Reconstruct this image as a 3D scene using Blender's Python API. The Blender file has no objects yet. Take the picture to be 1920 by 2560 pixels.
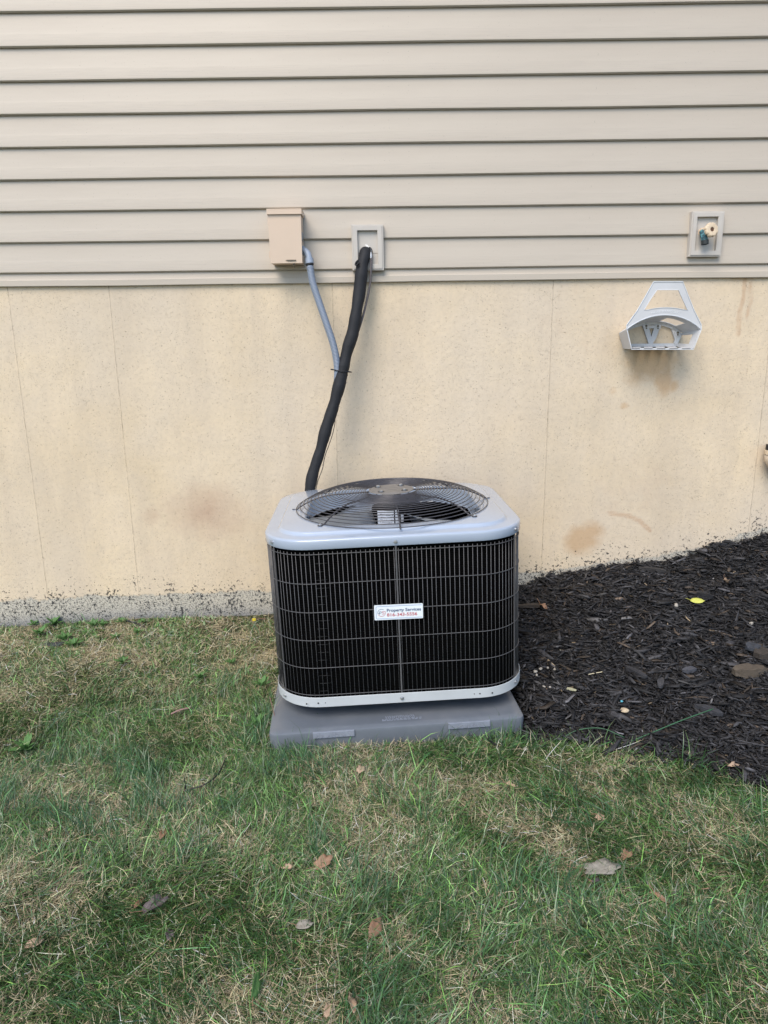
import bpy, bmesh, math, random
import numpy as np
from mathutils import Vector, Matrix, Euler
random.seed(7); rng = np.random.default_rng(11)
sc = bpy.context.scene
COL = sc.collection
PI = math.pi
CZ = 1.24            # camera height above the lawn
CD = 2.939           # camera distance from the foundation face (plane y=0)

# ---------------------------------------------------------------- camera
pitch, roll, yaw = 0.234625, 0.012548, -0.001864
cp, sp, cy, sy = math.cos(pitch), math.sin(pitch), math.cos(yaw), math.sin(yaw)
F = Vector((sy*cp, cy*cp, -sp)); Rt = Vector((cy, -sy, 0)); Dn = F.cross(Rt)
cr, sr = math.cos(roll), math.sin(roll)
R2 = cr*Rt + sr*Dn; D2 = -sr*Rt + cr*Dn
cam = bpy.data.cameras.new('camera'); camo = bpy.data.objects.new('camera', cam); COL.objects.link(camo)
M = Matrix((R2, -D2, -F)).transposed().to_4x4(); M.translation = Vector((0, -CD, CZ))
camo.matrix_world = M
cam.sensor_fit = 'VERTICAL'; cam.sensor_height = 36; cam.lens = 36*1750/2560
cam.clip_start = 0.05; cam.clip_end = 500
sc.camera = camo

# ---------------------------------------------------------------- sky, sun, exposure
SUN_EL, SUN_AZ = math.radians(50), math.radians(205)      # azimuth clockwise from +y (the wall); behind and to the left of the camera
w = bpy.data.worlds.new("World"); sc.world = w; w.use_nodes = True
nt = w.node_tree; bg = nt.nodes['Background']; sky = nt.nodes.new('ShaderNodeTexSky')
sky.sky_type = 'NISHITA'; sky.sun_disc = False; sky.sun_elevation = SUN_EL; sky.sun_rotation = SUN_AZ
sky.air_density = 1.0; sky.dust_density = 0.8; sky.ozone_density = 1.0
nt.links.new(sky.outputs[0], bg.inputs[0]); bg.inputs[1].default_value = 0.10
sun = bpy.data.lights.new('sun', 'SUN'); sun.energy = 1.25; sun.angle = math.radians(36); sun.color = (1.0, .91, .79)
so = bpy.data.objects.new('sun', sun); COL.objects.link(so)
sd = Vector((math.sin(SUN_AZ)*math.cos(SUN_EL), math.cos(SUN_AZ)*math.cos(SUN_EL), math.sin(SUN_EL)))
so.rotation_euler = sd.to_track_quat('Z', 'Y').to_euler(); so.location = sd*20
sc.view_settings.view_transform = 'Standard'; sc.view_settings.look = 'None'
sc.view_settings.exposure = 1.33; sc.view_settings.gamma = 1; sc.view_settings.use_curve_mapping = False

sc.cycles.max_bounces = 6; sc.cycles.diffuse_bounces = 3; sc.cycles.glossy_bounces = 3

# ---------------------------------------------------------------- helpers
def link(o, parent=None):
    COL.objects.link(o)
    if parent is not None: o.parent = parent
    return o
def tag(o, label=None, cat=None, group=None, kind=None):
    if label: o['label'] = label
    if cat: o['category'] = cat
    if group: o['group'] = group
    if kind: o['kind'] = kind
    return o
def empty(name, loc=(0,0,0), rot=(0,0,0), label=None, cat=None, group=None):
    o = bpy.data.objects.new(name, None); o.location = loc; o.rotation_euler = rot; o.empty_display_size = .05
    link(o); return tag(o, label, cat, group)
def mesh_obj(name, me, mat=None, parent=None, loc=(0,0,0), rot=(0,0,0), smooth=False, angle=None):
    if mat is not None and not me.materials: me.materials.append(mat)
    if smooth: me.polygons.foreach_set('use_smooth', [True]*len(me.polygons))
    if angle is not None:
        try: me.set_sharp_from_angle(angle=math.radians(angle))
        except Exception: pass
    o = bpy.data.objects.new(name, me); o.location = loc; o.rotation_euler = rot
    return link(o, parent)
def pyd(name, v, f, mat=None, parent=None, **k):
    me = bpy.data.meshes.new(name); me.from_pydata([tuple(p) for p in v], [], f); me.update()
    return mesh_obj(name, me, mat, parent, **k)
def npmesh(name, V, Fc, cols=None):
    """V (n,3); Fc list of (m,k) index arrays; cols (n,3)"""
    me = bpy.data.meshes.new(name)
    me.vertices.add(len(V)); me.vertices.foreach_set('co', V.astype(np.float32).ravel())
    li = np.concatenate([f.ravel() for f in Fc]); me.loops.add(len(li)); me.loops.foreach_set('vertex_index', li.astype(np.int32))
    tot = np.concatenate([np.full(len(f), f.shape[1]) for f in Fc]); st = np.concatenate([[0], np.cumsum(tot)[:-1]])
    me.polygons.add(len(tot)); me.polygons.foreach_set('loop_start', st.astype(np.int32)); me.polygons.foreach_set('loop_total', tot.astype(np.int32))
    if cols is not None:
        a = me.color_attributes.new('Col', 'FLOAT_COLOR', 'POINT')
        a.data.foreach_set('color', np.concatenate([cols, np.ones((len(cols),1))], 1).astype(np.float32).ravel())
    me.update(calc_edges=True); return me
def box(bm, c, s, M=None, bev=0):
    r = bmesh.ops.create_cube(bm, size=1)['verts']
    for v in r:
        v.co = Vector((v.co.x*s[0], v.co.y*s[1], v.co.z*s[2])) + Vector(c)
        if M is not None: v.co = M @ v.co
    if bev:
        es = list({e for v in r for e in v.link_edges}); bmesh.ops.bevel(bm, geom=es, offset=bev, segments=2, affect='EDGES', profile=.5)
def bmobj(name, bm, mat, parent=None, **k):
    bmesh.ops.recalc_face_normals(bm, faces=bm.faces)
    me = bpy.data.meshes.new(name); bm.to_mesh(me); bm.free(); return mesh_obj(name, me, mat, parent, **k)
def boxobj(name, c, s, mat, parent=None, bev=0.0, **k):
    bm = bmesh.new(); box(bm, (0,0,0), s, bev=bev); return bmobj(name, bm, mat, parent, loc=c, **k)
def cyl(bm, a, b, r, n=12, r2=None, caps=True):
    a = Vector(a); b = Vector(b); d = b-a; q = d.to_track_quat('Z', 'Y').to_matrix().to_4x4(); q.translation = (a+b)/2
    bmesh.ops.create_cone(bm, cap_ends=caps, segments=n, radius1=r, radius2=r if r2 is None else r2, depth=d.length, matrix=q)
def tube(pts, rad, n=10, closed=False, caps=True):
    """sweep -> verts, faces; rad number or list"""
    P = [Vector(p) for p in pts]; m = len(P); V = []; Fs = []
    T = [(P[(i+1) % m]-P[i-1] if closed else P[min(i+1, m-1)]-P[max(i-1, 0)]).normalized() for i in range(m)]
    up = Vector((0,0,1)) if abs(T[0].z) < .9 else Vector((0,1,0))
    N = (up - up.dot(T[0])*T[0]).normalized()
    for i in range(m):
        N = (N - N.dot(T[i])*T[i]).normalized(); B = T[i].cross(N); r = rad[i] if hasattr(rad, '__len__') else rad
        for j in range(n):
            a = 2*PI*j/n; V.append(P[i] + r*(math.cos(a)*N + math.sin(a)*B))
    for i in range(m if closed else m-1):
        k = (i+1) % m
        for j in range(n): Fs.append((i*n+j, i*n+(j+1) % n, k*n+(j+1) % n, k*n+j))
    if caps and not closed: Fs.append(tuple(range(n))[::-1]); Fs.append(tuple((m-1)*n+j for j in range(n)))
    return V, Fs
def spline(pts, k=6):
    P = [Vector(p) for p in pts]; P = [2*P[0]-P[1]] + P + [2*P[-1]-P[-2]]; out = []
    for i in range(1, len(P)-2):
        for j in range(k):
            t = j/k; a, b, c, d = P[i-1:i+3]
            out.append(.5*((2*b)+(c-a)*t+(2*a-5*b+4*c-d)*t*t+(3*b-a-3*c+d)*t**3))
    out.append(P[-2]); return out
def merge(parts):
    V = []; Fs = []
    for v, f in parts:
        o = len(V); V += list(v); Fs += [tuple(i+o for i in q) for q in f]
    return V, Fs
def prism(outline, y0, y1):
    """outline in x,z ; extruded from y0 (front) to y1"""
    n = len(outline); V = [(x, y0, z) for x, z in outline] + [(x, y1, z) for x, z in outline]
    return V, [tuple(range(n)), tuple(range(2*n-1, n-1, -1))] + [(i, i+n, (i+1) % n+n, (i+1) % n) for i in range(n)]
def rrect(hx, hy, r, seg=8):
    out = []
    for cx, cy_, a0 in ((hx-r, -hy+r, -PI/2), (hx-r, hy-r, 0), (-hx+r, hy-r, PI/2), (-hx+r, -hy+r, PI)):
        for i in range(seg+1):
            a = a0+PI/2*i/seg; out.append((cx+r*math.cos(a), cy_+r*math.sin(a)))
    return out

def vnoise(x, y, s=1.0, seed=0, octs=1):
    """value noise, 0..1"""
    x = np.asarray(x, float); y = np.asarray(y, float); tot = 0; amp = 1; ws = 0
    for o in range(octs):
        X = x/s*2**o; Y = y/s*2**o; ix = np.floor(X).astype(np.int64); iy = np.floor(Y).astype(np.int64); fx = X-ix; fy = Y-iy
        fx = fx*fx*(3-2*fx); fy = fy*fy*(3-2*fy)
        def h(a, b):
            n = (a*374761393 + b*668265263 + (seed+o*17)*1442695041) & 0xffffffff
            n = ((n ^ (n >> 13))*1274126177) & 0xffffffff
            return ((n ^ (n >> 16)) & 0xffff)/65535.
        v = (h(ix,iy)*(1-fx)+h(ix+1,iy)*fx)*(1-fy)+(h(ix,iy+1)*(1-fx)+h(ix+1,iy+1)*fx)*fy
        tot = tot+v*amp; ws += amp; amp *= .5
    return tot/ws
def sstep(a, b, x):
    t = np.clip((x-a)/(b-a), 0, 1); return t*t*(3-2*t)

# ---------------------------------------------------------------- materials
class NB:
    def __init__(s, name):
        s.m = bpy.data.materials.new(name); s.m.use_nodes = True; s.t = s.m.node_tree; s.b = s.t.nodes['Principled BSDF']
    def n(s, typ, **k):
        o = s.t.nodes.new(typ)
        for a, v in k.items():
            if a.startswith('i_'): o.inputs[a[2:].replace('_', ' ')].default_value = v
            else: setattr(o, a, v)
        return o
    def l(s, a, b): s.t.links.new(a, b)
    def coord(s, kind='Object', scale=(1,1,1)):
        c = s.n('ShaderNodeTexCoord'); mp = s.n('ShaderNodeMapping'); mp.inputs['Scale'].default_value = scale
        s.l(c.outputs[kind], mp.inputs[0]); return mp.outputs[0]
    def noise(s, vec, scale, detail=3, rough=.5):
        o = s.n('ShaderNodeTexNoise'); o.inputs['Scale'].default_value = scale; o.inputs['Detail'].default_value = detail; o.inputs['Roughness'].default_value = rough
        s.l(vec, o.inputs['Vector']); return o.outputs['Fac']
    def ramp(s, fac, stops, interp='LINEAR'):
        r = s.n('ShaderNodeValToRGB'); r.color_ramp.interpolation = interp; e = r.color_ramp.elements
        while len(e) < len(stops): e.new(.5)
        for i, (p, c) in enumerate(stops):
            e[i].position = p; e[i].color = (*c, 1) if hasattr(c, '__len__') else (c, c, c, 1)
        s.l(fac, r.inputs[0]); return r.outputs[0]
    def mix(s, fac, a, b, mode='MIX'):
        m = s.n('ShaderNodeMix', data_type='RGBA', blend_type=mode)
        for k, v in ((0, fac), (6, a), (7, b)):
            if hasattr(v, 'links'): s.l(v, m.inputs[k])
            elif isinstance(v, (int, float)): m.inputs[k].default_value = v if k == 0 else (v, v, v, 1)
            else: m.inputs[k].default_value = (*v, 1)
        return m.outputs[2]
    def math(s, op, a, b=0., c=0.):
        m = s.n('ShaderNodeMath', operation=op)
        for i, v in enumerate((a, b, c)):
            if isinstance(v, (int, float)): m.inputs[i].default_value = v
            else: s.l(v, m.inputs[i])
        return m.outputs[0]
    def attr(s, name):
        a = s.n('ShaderNodeAttribute'); a.attribute_name = name; return a
    def bump(s, h, strength=.3, dist=.001):
        b = s.n('ShaderNodeBump'); b.inputs['Strength'].default_value = strength; b.inputs['Distance'].default_value = dist
        s.l(h, b.inputs['Height']); s.l(b.outputs[0], s.b.inputs['Normal'])
    def base(s, c):
        if hasattr(c, '__len__'): s.b.inputs['Base Color'].default_value = (*c, 1)
        else: s.l(c, s.b.inputs['Base Color'])
    def p(s, **k):
        for a, v in k.items():
            i = s.b.inputs[a.replace('_', ' ')]
            if hasattr(v, 'links'): s.l(v, i)
            else: i.default_value = v
        return s
def simple(name, c, rough=.5, metal=0., var=.12, nscale=30, bump=0., spec=.5, dirt=None):
    b = NB(name); v = b.coord(); n = b.noise(v, nscale, 4, .6)
    c0 = tuple(x*(1-var) for x in c); c1 = tuple(min(1, x*(1+var)) for x in c)
    col = b.ramp(n, [(.3, c0), (.7, c1)])
    if dirt:
        n2 = b.noise(v, nscale*.25, 5, .7); m = b.ramp(n2, [(.52, 0), (.75, .6)]); col = b.mix(m, col, dirt)
    b.base(col); b.p(Roughness=rough, Metallic=metal); b.b.inputs['Specular IOR Level'].default_value = spec
    if bump: b.bump(b.noise(v, nscale*4, 3), bump, .001)
    return b.m

def siding_mat():
    b = NB('vinyl_siding'); v = b.coord('Object')
    base = b.ramp(b.noise(b.coord('Object', (.6, .6, 6)), 3, 4, .6), [(.3, (.465, .402, .325)), (.7, (.500, .436, .355))])
    # fine embossed grain that runs along the board
    g = b.noise(b.coord('Object', (1.2, 1, 150)), 6, 2, .5)
    sep = b.n('ShaderNodeSeparateXYZ'); b.l(v, sep.inputs[0])
    low = b.ramp(sep.outputs[2], [(0.0, 1.), (.045, 1.), (.0475, .12), (1., .12)])
    col = b.mix(b.math('MULTIPLY', b.ramp(g, [(.42, 1), (.5, 0)]), b.math('MULTIPLY', low, .16)), base, (.30, .27, .22))
    specks = b.ramp(b.noise(v, 260, 1, .4), [(.23, 1), (.245, 0)])
    col = b.mix(b.math('MULTIPLY', specks, .45), col, (.15, .12, .09))
    b.base(col); b.p(Roughness=.42); b.b.inputs['Specular IOR Level'].default_value = .5
    w_ = b.math('MULTIPLY', g, low); w2 = b.math('ADD', w_, b.math('MULTIPLY', b.noise(b.coord('Object', (1, 1, 4)), 5, 3), 1.5))
    b.bump(w2, .25, .0012); return b.m
M_SIDE = siding_mat()

def foundation_mat():
    b = NB('painted_concrete'); v = b.coord('Object')
    n1 = b.noise(v, 2.2, 5, .6); n2 = b.noise(v, 9, 4, .6); n3 = b.noise(v, 60, 4, .65)
    paint = b.ramp(n1, [(.3, (.65, .52, .35)), (.55, (.71, .58, .415)), (.75, (.74, .595, .395))])
    paint = b.mix(b.ramp(n2, [(.45, 0), (.7, .35)]), paint, (.57, .475, .36))
    paint = b.mix(b.ramp(b.noise(b.coord('Object', (7, 7, .9)), 1.0, 5, .6), [(.45, 0), (.72, .4)]), paint, (.50, .41, .31))
    paint = b.mix(b.ramp(b.noise(v, .9, 3, .6), [(.42, 0), (.65, .5)]), paint, (.57, .50, .42))
    paint = b.mix(b.math('MULTIPLY', b.ramp(n3, [(.42, 1), (.55, 0)]), .12), paint, (.42, .35, .27))
    # pits (bug holes)
    def pits(scale, thr, mask_scale, m0, stretch=(1,1,1)):
        vo = b.n('ShaderNodeTexVoronoi'); vo.inputs['Scale'].default_value = scale; vo.inputs['Randomness'].default_value = 1
        wv = b.n('ShaderNodeMix', data_type='VECTOR'); wv.inputs[0].default_value = .012
        nc = b.n('ShaderNodeTexNoise'); nc.inputs['Scale'].default_value = 55; b.l(v, nc.inputs[0])
        b.l(b.coord('Object', stretch), wv.inputs[4]); b.l(nc.outputs['Color'], wv.inputs[5]); b.l(wv.outputs[1], vo.inputs['Vector'])
        hole = b.ramp(vo.outputs['Distance'], [(thr*.6, 1), (thr, 0)])
        sepc = b.n('ShaderNodeSeparateColor'); b.l(vo.outputs['Color'], sepc.inputs[0])
        pick = b.math('GREATER_THAN', sepc.outputs[0], b.ramp(b.noise(v, mask_scale, 3), [(.35, m0), (.68, m0-.4)]))
        return b.math('MULTIPLY', b.math('MULTIPLY', hole, pick), b.ramp(sepc.outputs[1], [(0, .35), (1, 1)]))
    p1 = pits(80, .19, 1.3, .95); p2 = pits(150, .24, 2.3, .92); p3 = pits(26, .09, 4, .86, (1, 1, 1.7))
    holes = b.math('MAXIMUM', b.math('MAXIMUM', p1, b.math('MULTIPLY', p2, .6)), p3)
    p4 = pits(210, .33, 3.3, .96); holes = b.math('MAXIMUM', holes, b.math('MULTIPLY', p4, .7))
    # little crescent chips: rim of voronoi cells only in places
    col = b.mix(b.math('MULTIPLY', holes, .66), paint, (.17, .135, .09))
    wl = b.n('ShaderNodeTexNoise'); wl.inputs['Scale'].default_value = 42; wl.inputs['Detail'].default_value = 2; b.l(v, wl.inputs['Vector'])
    line = b.ramp(b.math('ABSOLUTE', b.math('SUBTRACT', wl.outputs['Fac'], .5)), [(.004, 1), (.014, 0)])
    lm = b.math('MULTIPLY', b.ramp(b.noise(b.coord('Object', (1.3, 1, 1)), 23, 2), [(.56, 0), (.60, 1)]), b.ramp(b.noise(v, 61, 2), [(.47, 0), (.53, 1)]))
    crs = b.math('MULTIPLY', line, lm); col = b.mix(b.math('MULTIPLY', crs, .22), col, (.25, .20, .14)); holes = b.math('MAXIMUM', holes, b.math('MULTIPLY', crs, .3))
    # stains (shape stored per vertex; the edge broken up by noise)
    st = b.attr('stain'); rgb = b.n('ShaderNodeSeparateColor'); b.l(st.outputs['Color'], rgb.inputs[0])
    nz = b.noise(v, 10, 6, .7)
    def st_mask(ch, lo, hi, k=.9):
        s_ = b.math('ADD', rgb.outputs[ch], b.math('MULTIPLY', b.math('SUBTRACT', nz, .5), k)); return b.ramp(s_, [(lo, 0), (hi, 1)])
    col = b.mix(b.math('MULTIPLY', st_mask(0, .36, .80, .85), .62), col, (.50, .31, .155))      # sharp edged ochre
    col = b.mix(b.math('MULTIPLY', st_mask(1, .12, 1.0, .9), .6), col, (.40, .25, .17))     # soft reddish brown
    col = b.mix(b.math('MULTIPLY', st_mask(2, .15, 1.0, .5), .5), col, (.36, .33, .29))       # soft grey smear
    dm = b.ramp(b.math('ADD', b.attr('drip').outputs['Fac'], b.math('MULTIPLY', b.math('SUBTRACT', b.noise(v, 30, 4, .7), .5), .8)), [(.28, 0), (.8, 1)])
    col = b.mix(b.math('MULTIPLY', dm, .36), col, (.42, .22, .11))
    # form seams
    sd_ = b.math('ABSOLUTE', b.math('ADD', b.attr('seam').outputs['Fac'], b.math('MULTIPLY', b.math('SUBTRACT', b.noise(v, 25, 2), .5), .004)))
    seam = b.ramp(b.math('MULTIPLY', sd_, 100), [(.08, 1), (.24, 0)])
    sbreak = b.ramp(b.noise(b.coord('Object', (1, 1, 1)), 38, 4, .75), [(.38, .18), (.62, 1)])
    sbl = b.ramp(b.noise(b.coord('Object', (0, 0, 1)), 9, 3, .7), [(.4, .3), (.65, 1)])
    seamm = b.math('MULTIPLY', seam, b.math('MULTIPLY', sbreak, sbl))
    col = b.mix(b.math('MULTIPLY', seamm, .8), col, (.17, .125, .08))
    ridge = b.ramp(b.math('MULTIPLY', sd_, 100), [(0, 1), (.5, 0)])
    # bare grey band under the old grade line
    bandn = b.math('ADD', b.attr('band').outputs['Fac'], b.math('MULTIPLY', b.math('SUBTRACT', b.noise(v, 16, 6, .75), .5), .075))
    bandn = b.math('ADD', bandn, b.math('MULTIPLY', b.math('SUBTRACT', b.noise(v, 2.5, 2), .5), .05))
    bare = b.ramp(b.math('MULTIPLY_ADD', bandn, 12, .5), [(.44, 1), (.54, 0)])
    cn = b.noise(v, 120, 4, .7)
    conc = b.ramp(cn, [(.36, (.20, .195, .18)), (.47, (.50, .46, .38)), (.66, (.62, .57, .47))])
    conc = b.mix(b.ramp(b.math('MULTIPLY_ADD', b.attr('band').outputs['Fac'], 8, 1), [(0.0, .85), (.45, .15), (.7, 0)]), conc, (.20, .21, .225))
    col = b.mix(bare, col, conc)
    # black flecks: dense along the edge of the band
    sepb = b.math('ABSOLUTE', b.math('ADD', b.attr('band').outputs['Fac'], .045))
    dens = b.ramp(b.math('MULTIPLY', sepb, 6), [(0.0, .085), (.35, .06), (.8, .0)])
    fn = b.noise(v, 75, 5, .72); fn = b.math('ADD', fn, b.math('MULTIPLY', b.math('SUBTRACT', b.noise(v, 14, 3), .5), .35))
    thr_ = b.math('ADD', .375, dens)
    fn2 = b.noise(v, 210, 3, .6); fl = b.math('MAXIMUM', b.math('LESS_THAN', fn, b.math('SUBTRACT', thr_, .012)), b.math('MULTIPLY', b.math('LESS_THAN', fn2, b.math('MULTIPLY_ADD', bare, .12, .31)), .8))
    vis = b.ramp(b.math('MULTIPLY', sepb, 6), [(.75, 1), (.95, 0)])
    col = b.mix(b.math('MULTIPLY', b.math('MULTIPLY', fl, vis), .92), col, (.02, .022, .026))
    b.base(col); b.p(Roughness=.8); b.b.inputs['Specular IOR Level'].default_value = .25
    h = b.math('SUBTRACT', b.math('MULTIPLY', n3, .5), b.math('MULTIPLY', holes, 1.6))
    h = b.math('ADD', h, b.math('MULTIPLY', n2, .8)); h = b.math('ADD', h, b.math('MULTIPLY', ridge, .7)); h = b.math('SUBTRACT', h, b.math('MULTIPLY', bare, .6))
    h = b.math('ADD', h, b.math('MULTIPLY', b.noise(v, 30, 3), .7))
    b.bump(h, .55, .0022); return b.m
M_FOUND = foundation_mat()
M_GREYPAINT = NB('grey_cap_paint'); b = M_GREYPAINT; b.base(b.ramp(b.noise(b.coord(), 6, 4), [(.3, (.35, .405, .49)), (.7, (.375, .43, .515))])); b.p(Roughness=.27); b.b.inputs['Coat Weight'].default_value = .9; b.b.inputs['Coat Roughness'].default_value = .12
b.bump(b.noise(b.coord(), 5, 1), .06, .004); M_GREYPAINT = b.m
M_RIM = simple('grey_rim_paint', (.50, .52, .53), .4, var=.05, nscale=10)
M_WIRE = simple('guard_wire', (.095, .093, .095), .42, metal=.0, var=.15, nscale=60)
M_FAN = simple('fan_wire', (.065, .062, .068), .28, metal=.2, var=.2, nscale=60)
M_HUB = simple('hub_plate', (.20, .185, .17), .5, metal=.2, var=.12)
M_BLADE = simple('fan_blade', (.36, .40, .45), .35, metal=.6, var=.1, nscale=8)
M_BLACK = simple('black_plastic', (.012, .012, .014), .5, var=.3)
M_SCREW = simple('zinc_screw', (.55, .56, .58), .3, metal=.8, var=.1)
M_WHITE = simple('white_label', (.72, .75, .8), .45, var=.06, nscale=60)
M_PAD = simple('plastic_pad', (.132, .148, .170), .38, var=.09, nscale=7, bump=.12, dirt=(.20, .20, .205))
M_PADLIP = simple('plastic_pad_scuffed', (.225, .245, .29), .45, var=.12, nscale=60)
M_BOX = simple('beige_enamel', (.63, .485, .365), .42, var=.04, nscale=5, dirt=(.50, .40, .30))
M_BLOCK = simple('mounting_block_vinyl', (.52, .475, .42), .42, var=.05, nscale=12, dirt=(.44, .41, .36))
M_RUST = simple('rusted_latch', (.13, .11, .08), .7, var=.4, nscale=200)
M_INS = simple('foam_insulation', (.009, .0095, .012), .72, var=.25, nscale=40, bump=.5)
M_LINE = simple('thin_copper_line', (.10, .085, .085), .5, var=.3, nscale=50)
M_PVC = simple('conduit_fitting', (.30, .345, .42), .42, var=.06)
M_HANG = simple('hanger_plastic', (.57, .57, .575), .45, var=.05, nscale=14, dirt=(.40, .40, .40))
M_CREAM = simple('cream_wheel', (.66, .52, .36), .5, var=.12, nscale=80, dirt=(.36, .27, .17))
M_PIPE = simple('tan_pipe_paint', (.52, .42, .31), .5, var=.08, nscale=20)
M_NAVY = simple('navy_print', (.02, .06, .16), .5, var=.02); M_RED = simple('red_print', (.45, .04, .06), .5, var=.02); M_BLUE = simple('blue_print', (.03, .14, .42), .5, var=.02)
M_MAGNET = simple('sticker_face', (.78, .82, .84), .4, var=.02)
M_MOTOR = simple('motor_paint', (.004, .004, .005), .6, spec=.05)
M_COPPER = simple('coil_tube', (.018, .018, .017), .5, metal=.1, var=.3)

def coil_mat():
    b = NB('condenser_coil'); v = b.coord()
    wv = b.n('ShaderNodeTexWave', wave_type='BANDS', bands_direction='Z'); wv.inputs['Scale'].default_value = 55; b.l(v, wv.inputs['Vector'])
    b.base(b.ramp(wv.outputs['Fac'], [(.2, (.002, .002, .002)), (.9, (.005, .005, .005))])); b.p(Roughness=.9); b.b.inputs['Specular IOR Level'].default_value = 0; b.b.inputs['IOR'].default_value = 1.0
    b.bump(wv.outputs['Fac'], .5, .002); return b.m
M_COIL = coil_mat()
def conduit_mat():
    b = NB('liquid_tight_conduit'); at = b.attr('along').outputs['Fac']
    s_ = b.math('SINE', b.math('MULTIPLY', at, 2*PI/.0052))
    b.base(b.ramp(b.math('MULTIPLY_ADD', s_, .5, .5), [(.2, (.175, .21, .27)), (.8, (.235, .275, .34))])); b.p(Roughness=.42); b.bump(s_, .5, .0012); return b.m
M_COND = conduit_mat()
def vcol_mat(name, rough, spec=.4, trans=0., nscale=0, bump=0.):
    b = NB(name); c = b.attr('Col').outputs['Color']
    if nscale:
        n = b.noise(b.coord('Object', (1,1,1)), nscale, 3, .6); c = b.mix(1.0, c, b.ramp(n, [(.3, .65), (.7, 1.3)]), 'MULTIPLY')
        if bump: b.bump(n, bump, .002)
    b.base(c); b.p(Roughness=rough); b.b.inputs['Specular IOR Level'].default_value = spec
    if trans:
        out = b.t.nodes['Material Output']; tr = b.n('ShaderNodeBsdfTranslucent'); b.l(c, tr.inputs[0]); mx = b.n('ShaderNodeMixShader'); mx.inputs[0].default_value = trans
        b.l(b.b.outputs[0], mx.inputs[1]); b.l(tr.outputs[0], mx.inputs[2]); b.l(mx.outputs[0], out.inputs[0])
    return b.m
M_GRASS = vcol_mat('grass_blades', .36, .6, .0)
M_CHIP = vcol_mat('dyed_mulch', .65, .35, 0, 90, .6)

# ---------------------------------------------------------------- terrain
GX = [-6, -1.736, -1.465, -1.10, -.656, -.51, .593, .768, .873, 1.012, 1.205, 1.376, 1.426, 1.53, 1.664, 3.5, 60]
GZ = [.0, .027, .039, .063, .067, .075, .184, .237, .258, .281, .287, .335, .367, .371, .418, .75, .75]
FX = [-6, -.5, .4, 1.2, 2.5, 60]; FZ = [.0, .0, .028, .085, .16, .16]
PAD_C = Vector((.0049, -.549, -1.1745+CZ)); PAD_YAW, PAD_ROLL, PAD_PIT = .0688, -.0242, -.02
UNIT_C = Vector((.033, -.895+.36, -1.094+CZ)); U_YAW, U_ROLL, U_PIT = .037, -.0326, .008
UW, UD, UH, UR = .809, .72, .521, .15
def pad_uv(x, y):
    c, s = math.cos(PAD_YAW), math.sin(PAD_YAW); dx = x-PAD_C.x; dy = y-PAD_C.y
    return dx*c+dy*s, -dx*s+dy*c
def ground(x, y, fine=True):
    x = np.asarray(x, float); y = np.asarray(y, float)
    gw = np.interp(x, GX, GZ); gf = np.interp(x, FX, FZ)
    t = sstep(0, 1, -y/1.0)*.35 + np.clip(-y/1.0, 0, 1)*.65
    far = np.clip((-y-1.0)/6, 0, 1); z = gw*(1-t)+gf*t*(1-far)
    if fine: z = z + ((vnoise(x, y, .35, 3, 3)-.5)*.035 + (vnoise(x, y, .09, 5, 2)-.5)*.012)*np.clip(-y/.15, .25, 1)
    u, v = pad_uv(x, y); d = np.maximum(np.abs(u), np.abs(v))-.4065
    bot = PAD_C.z-.076 - u*PAD_ROLL*-1*-1*0 + .012
    z = np.where(d < 0, np.minimum(z, bot), z); m = (d >= 0) & (d < .05) & (y < -.5)
    return np.where(m, z*(d/.05)+np.minimum(z, bot+.012)*(1-d/.05), z)
MB = np.array([(.395, -.96), (.44, -1.0), (.528, -.99), (.64, -1.03), (.745, -1.075), (.842, -1.13), (.907, -1.19), (.963, -1.25), (1.02, -1.30), (1.25, -1.46), (1.6, -1.7), (3.5, -2.6)])
def mulch_d(x, y):
    """>0 inside the mulch bed (metres, roughly)"""
    x = np.asarray(x, float); y = np.asarray(y, float)
    f = y-np.interp(x, MB[:,0], MB[:,1]); left = x-(.36-.25*sstep(-.6, 0, y)*1.0)
    return np.minimum(f, left) + (vnoise(x, y, .12, 9, 3)-.5)*.07

xs = np.unique(np.concatenate([np.linspace(-60, -4, 15), np.linspace(-4, -2.6, 12), np.arange(-2.6, 2.6, .03), np.linspace(2.6, 4, 12), np.linspace(4, 60, 15)]))
ys = np.unique(np.concatenate([np.linspace(-80, -4, 16), np.linspace(-4, -2.6, 10), np.arange(-2.6, .06, .03), np.linspace(.06, 20, 8)]))
X, Y = np.meshgrid(xs, ys); Z = ground(X, Y)
nx, ny = len(xs), len(ys); idx = np.arange(nx*ny).reshape(ny, nx)
Fq = np.stack([idx[:-1,:-1], idx[:-1,1:], idx[1:,1:], idx[1:,:-1]], -1).reshape(-1, 4)
md = mulch_d(X, Y).ravel(); mk = sstep(-.015, .015, md)[:, None]
n_ = vnoise(X, Y, .06, 21, 4).ravel()[:, None]; n2_ = vnoise(X, Y, .5, 22, 2).ravel()[:, None]
soil = np.array([.040, .036, .024])*(.5+.9*n_)*(1-n2_*.4) + np.array([.03, .045, .02])*n2_
soilm = soil*(1-mk)+np.array([.012, .012, .013])*mk
gm = npmesh('lawn', np.stack([X.ravel(), Y.ravel(), Z.ravel()], 1), [Fq], soilm)
go = mesh_obj('ground', gm, vcol_mat('soil_and_thatch', .9, .15, 0, 60, .8), smooth=True); tag(go, kind='structure')

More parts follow.
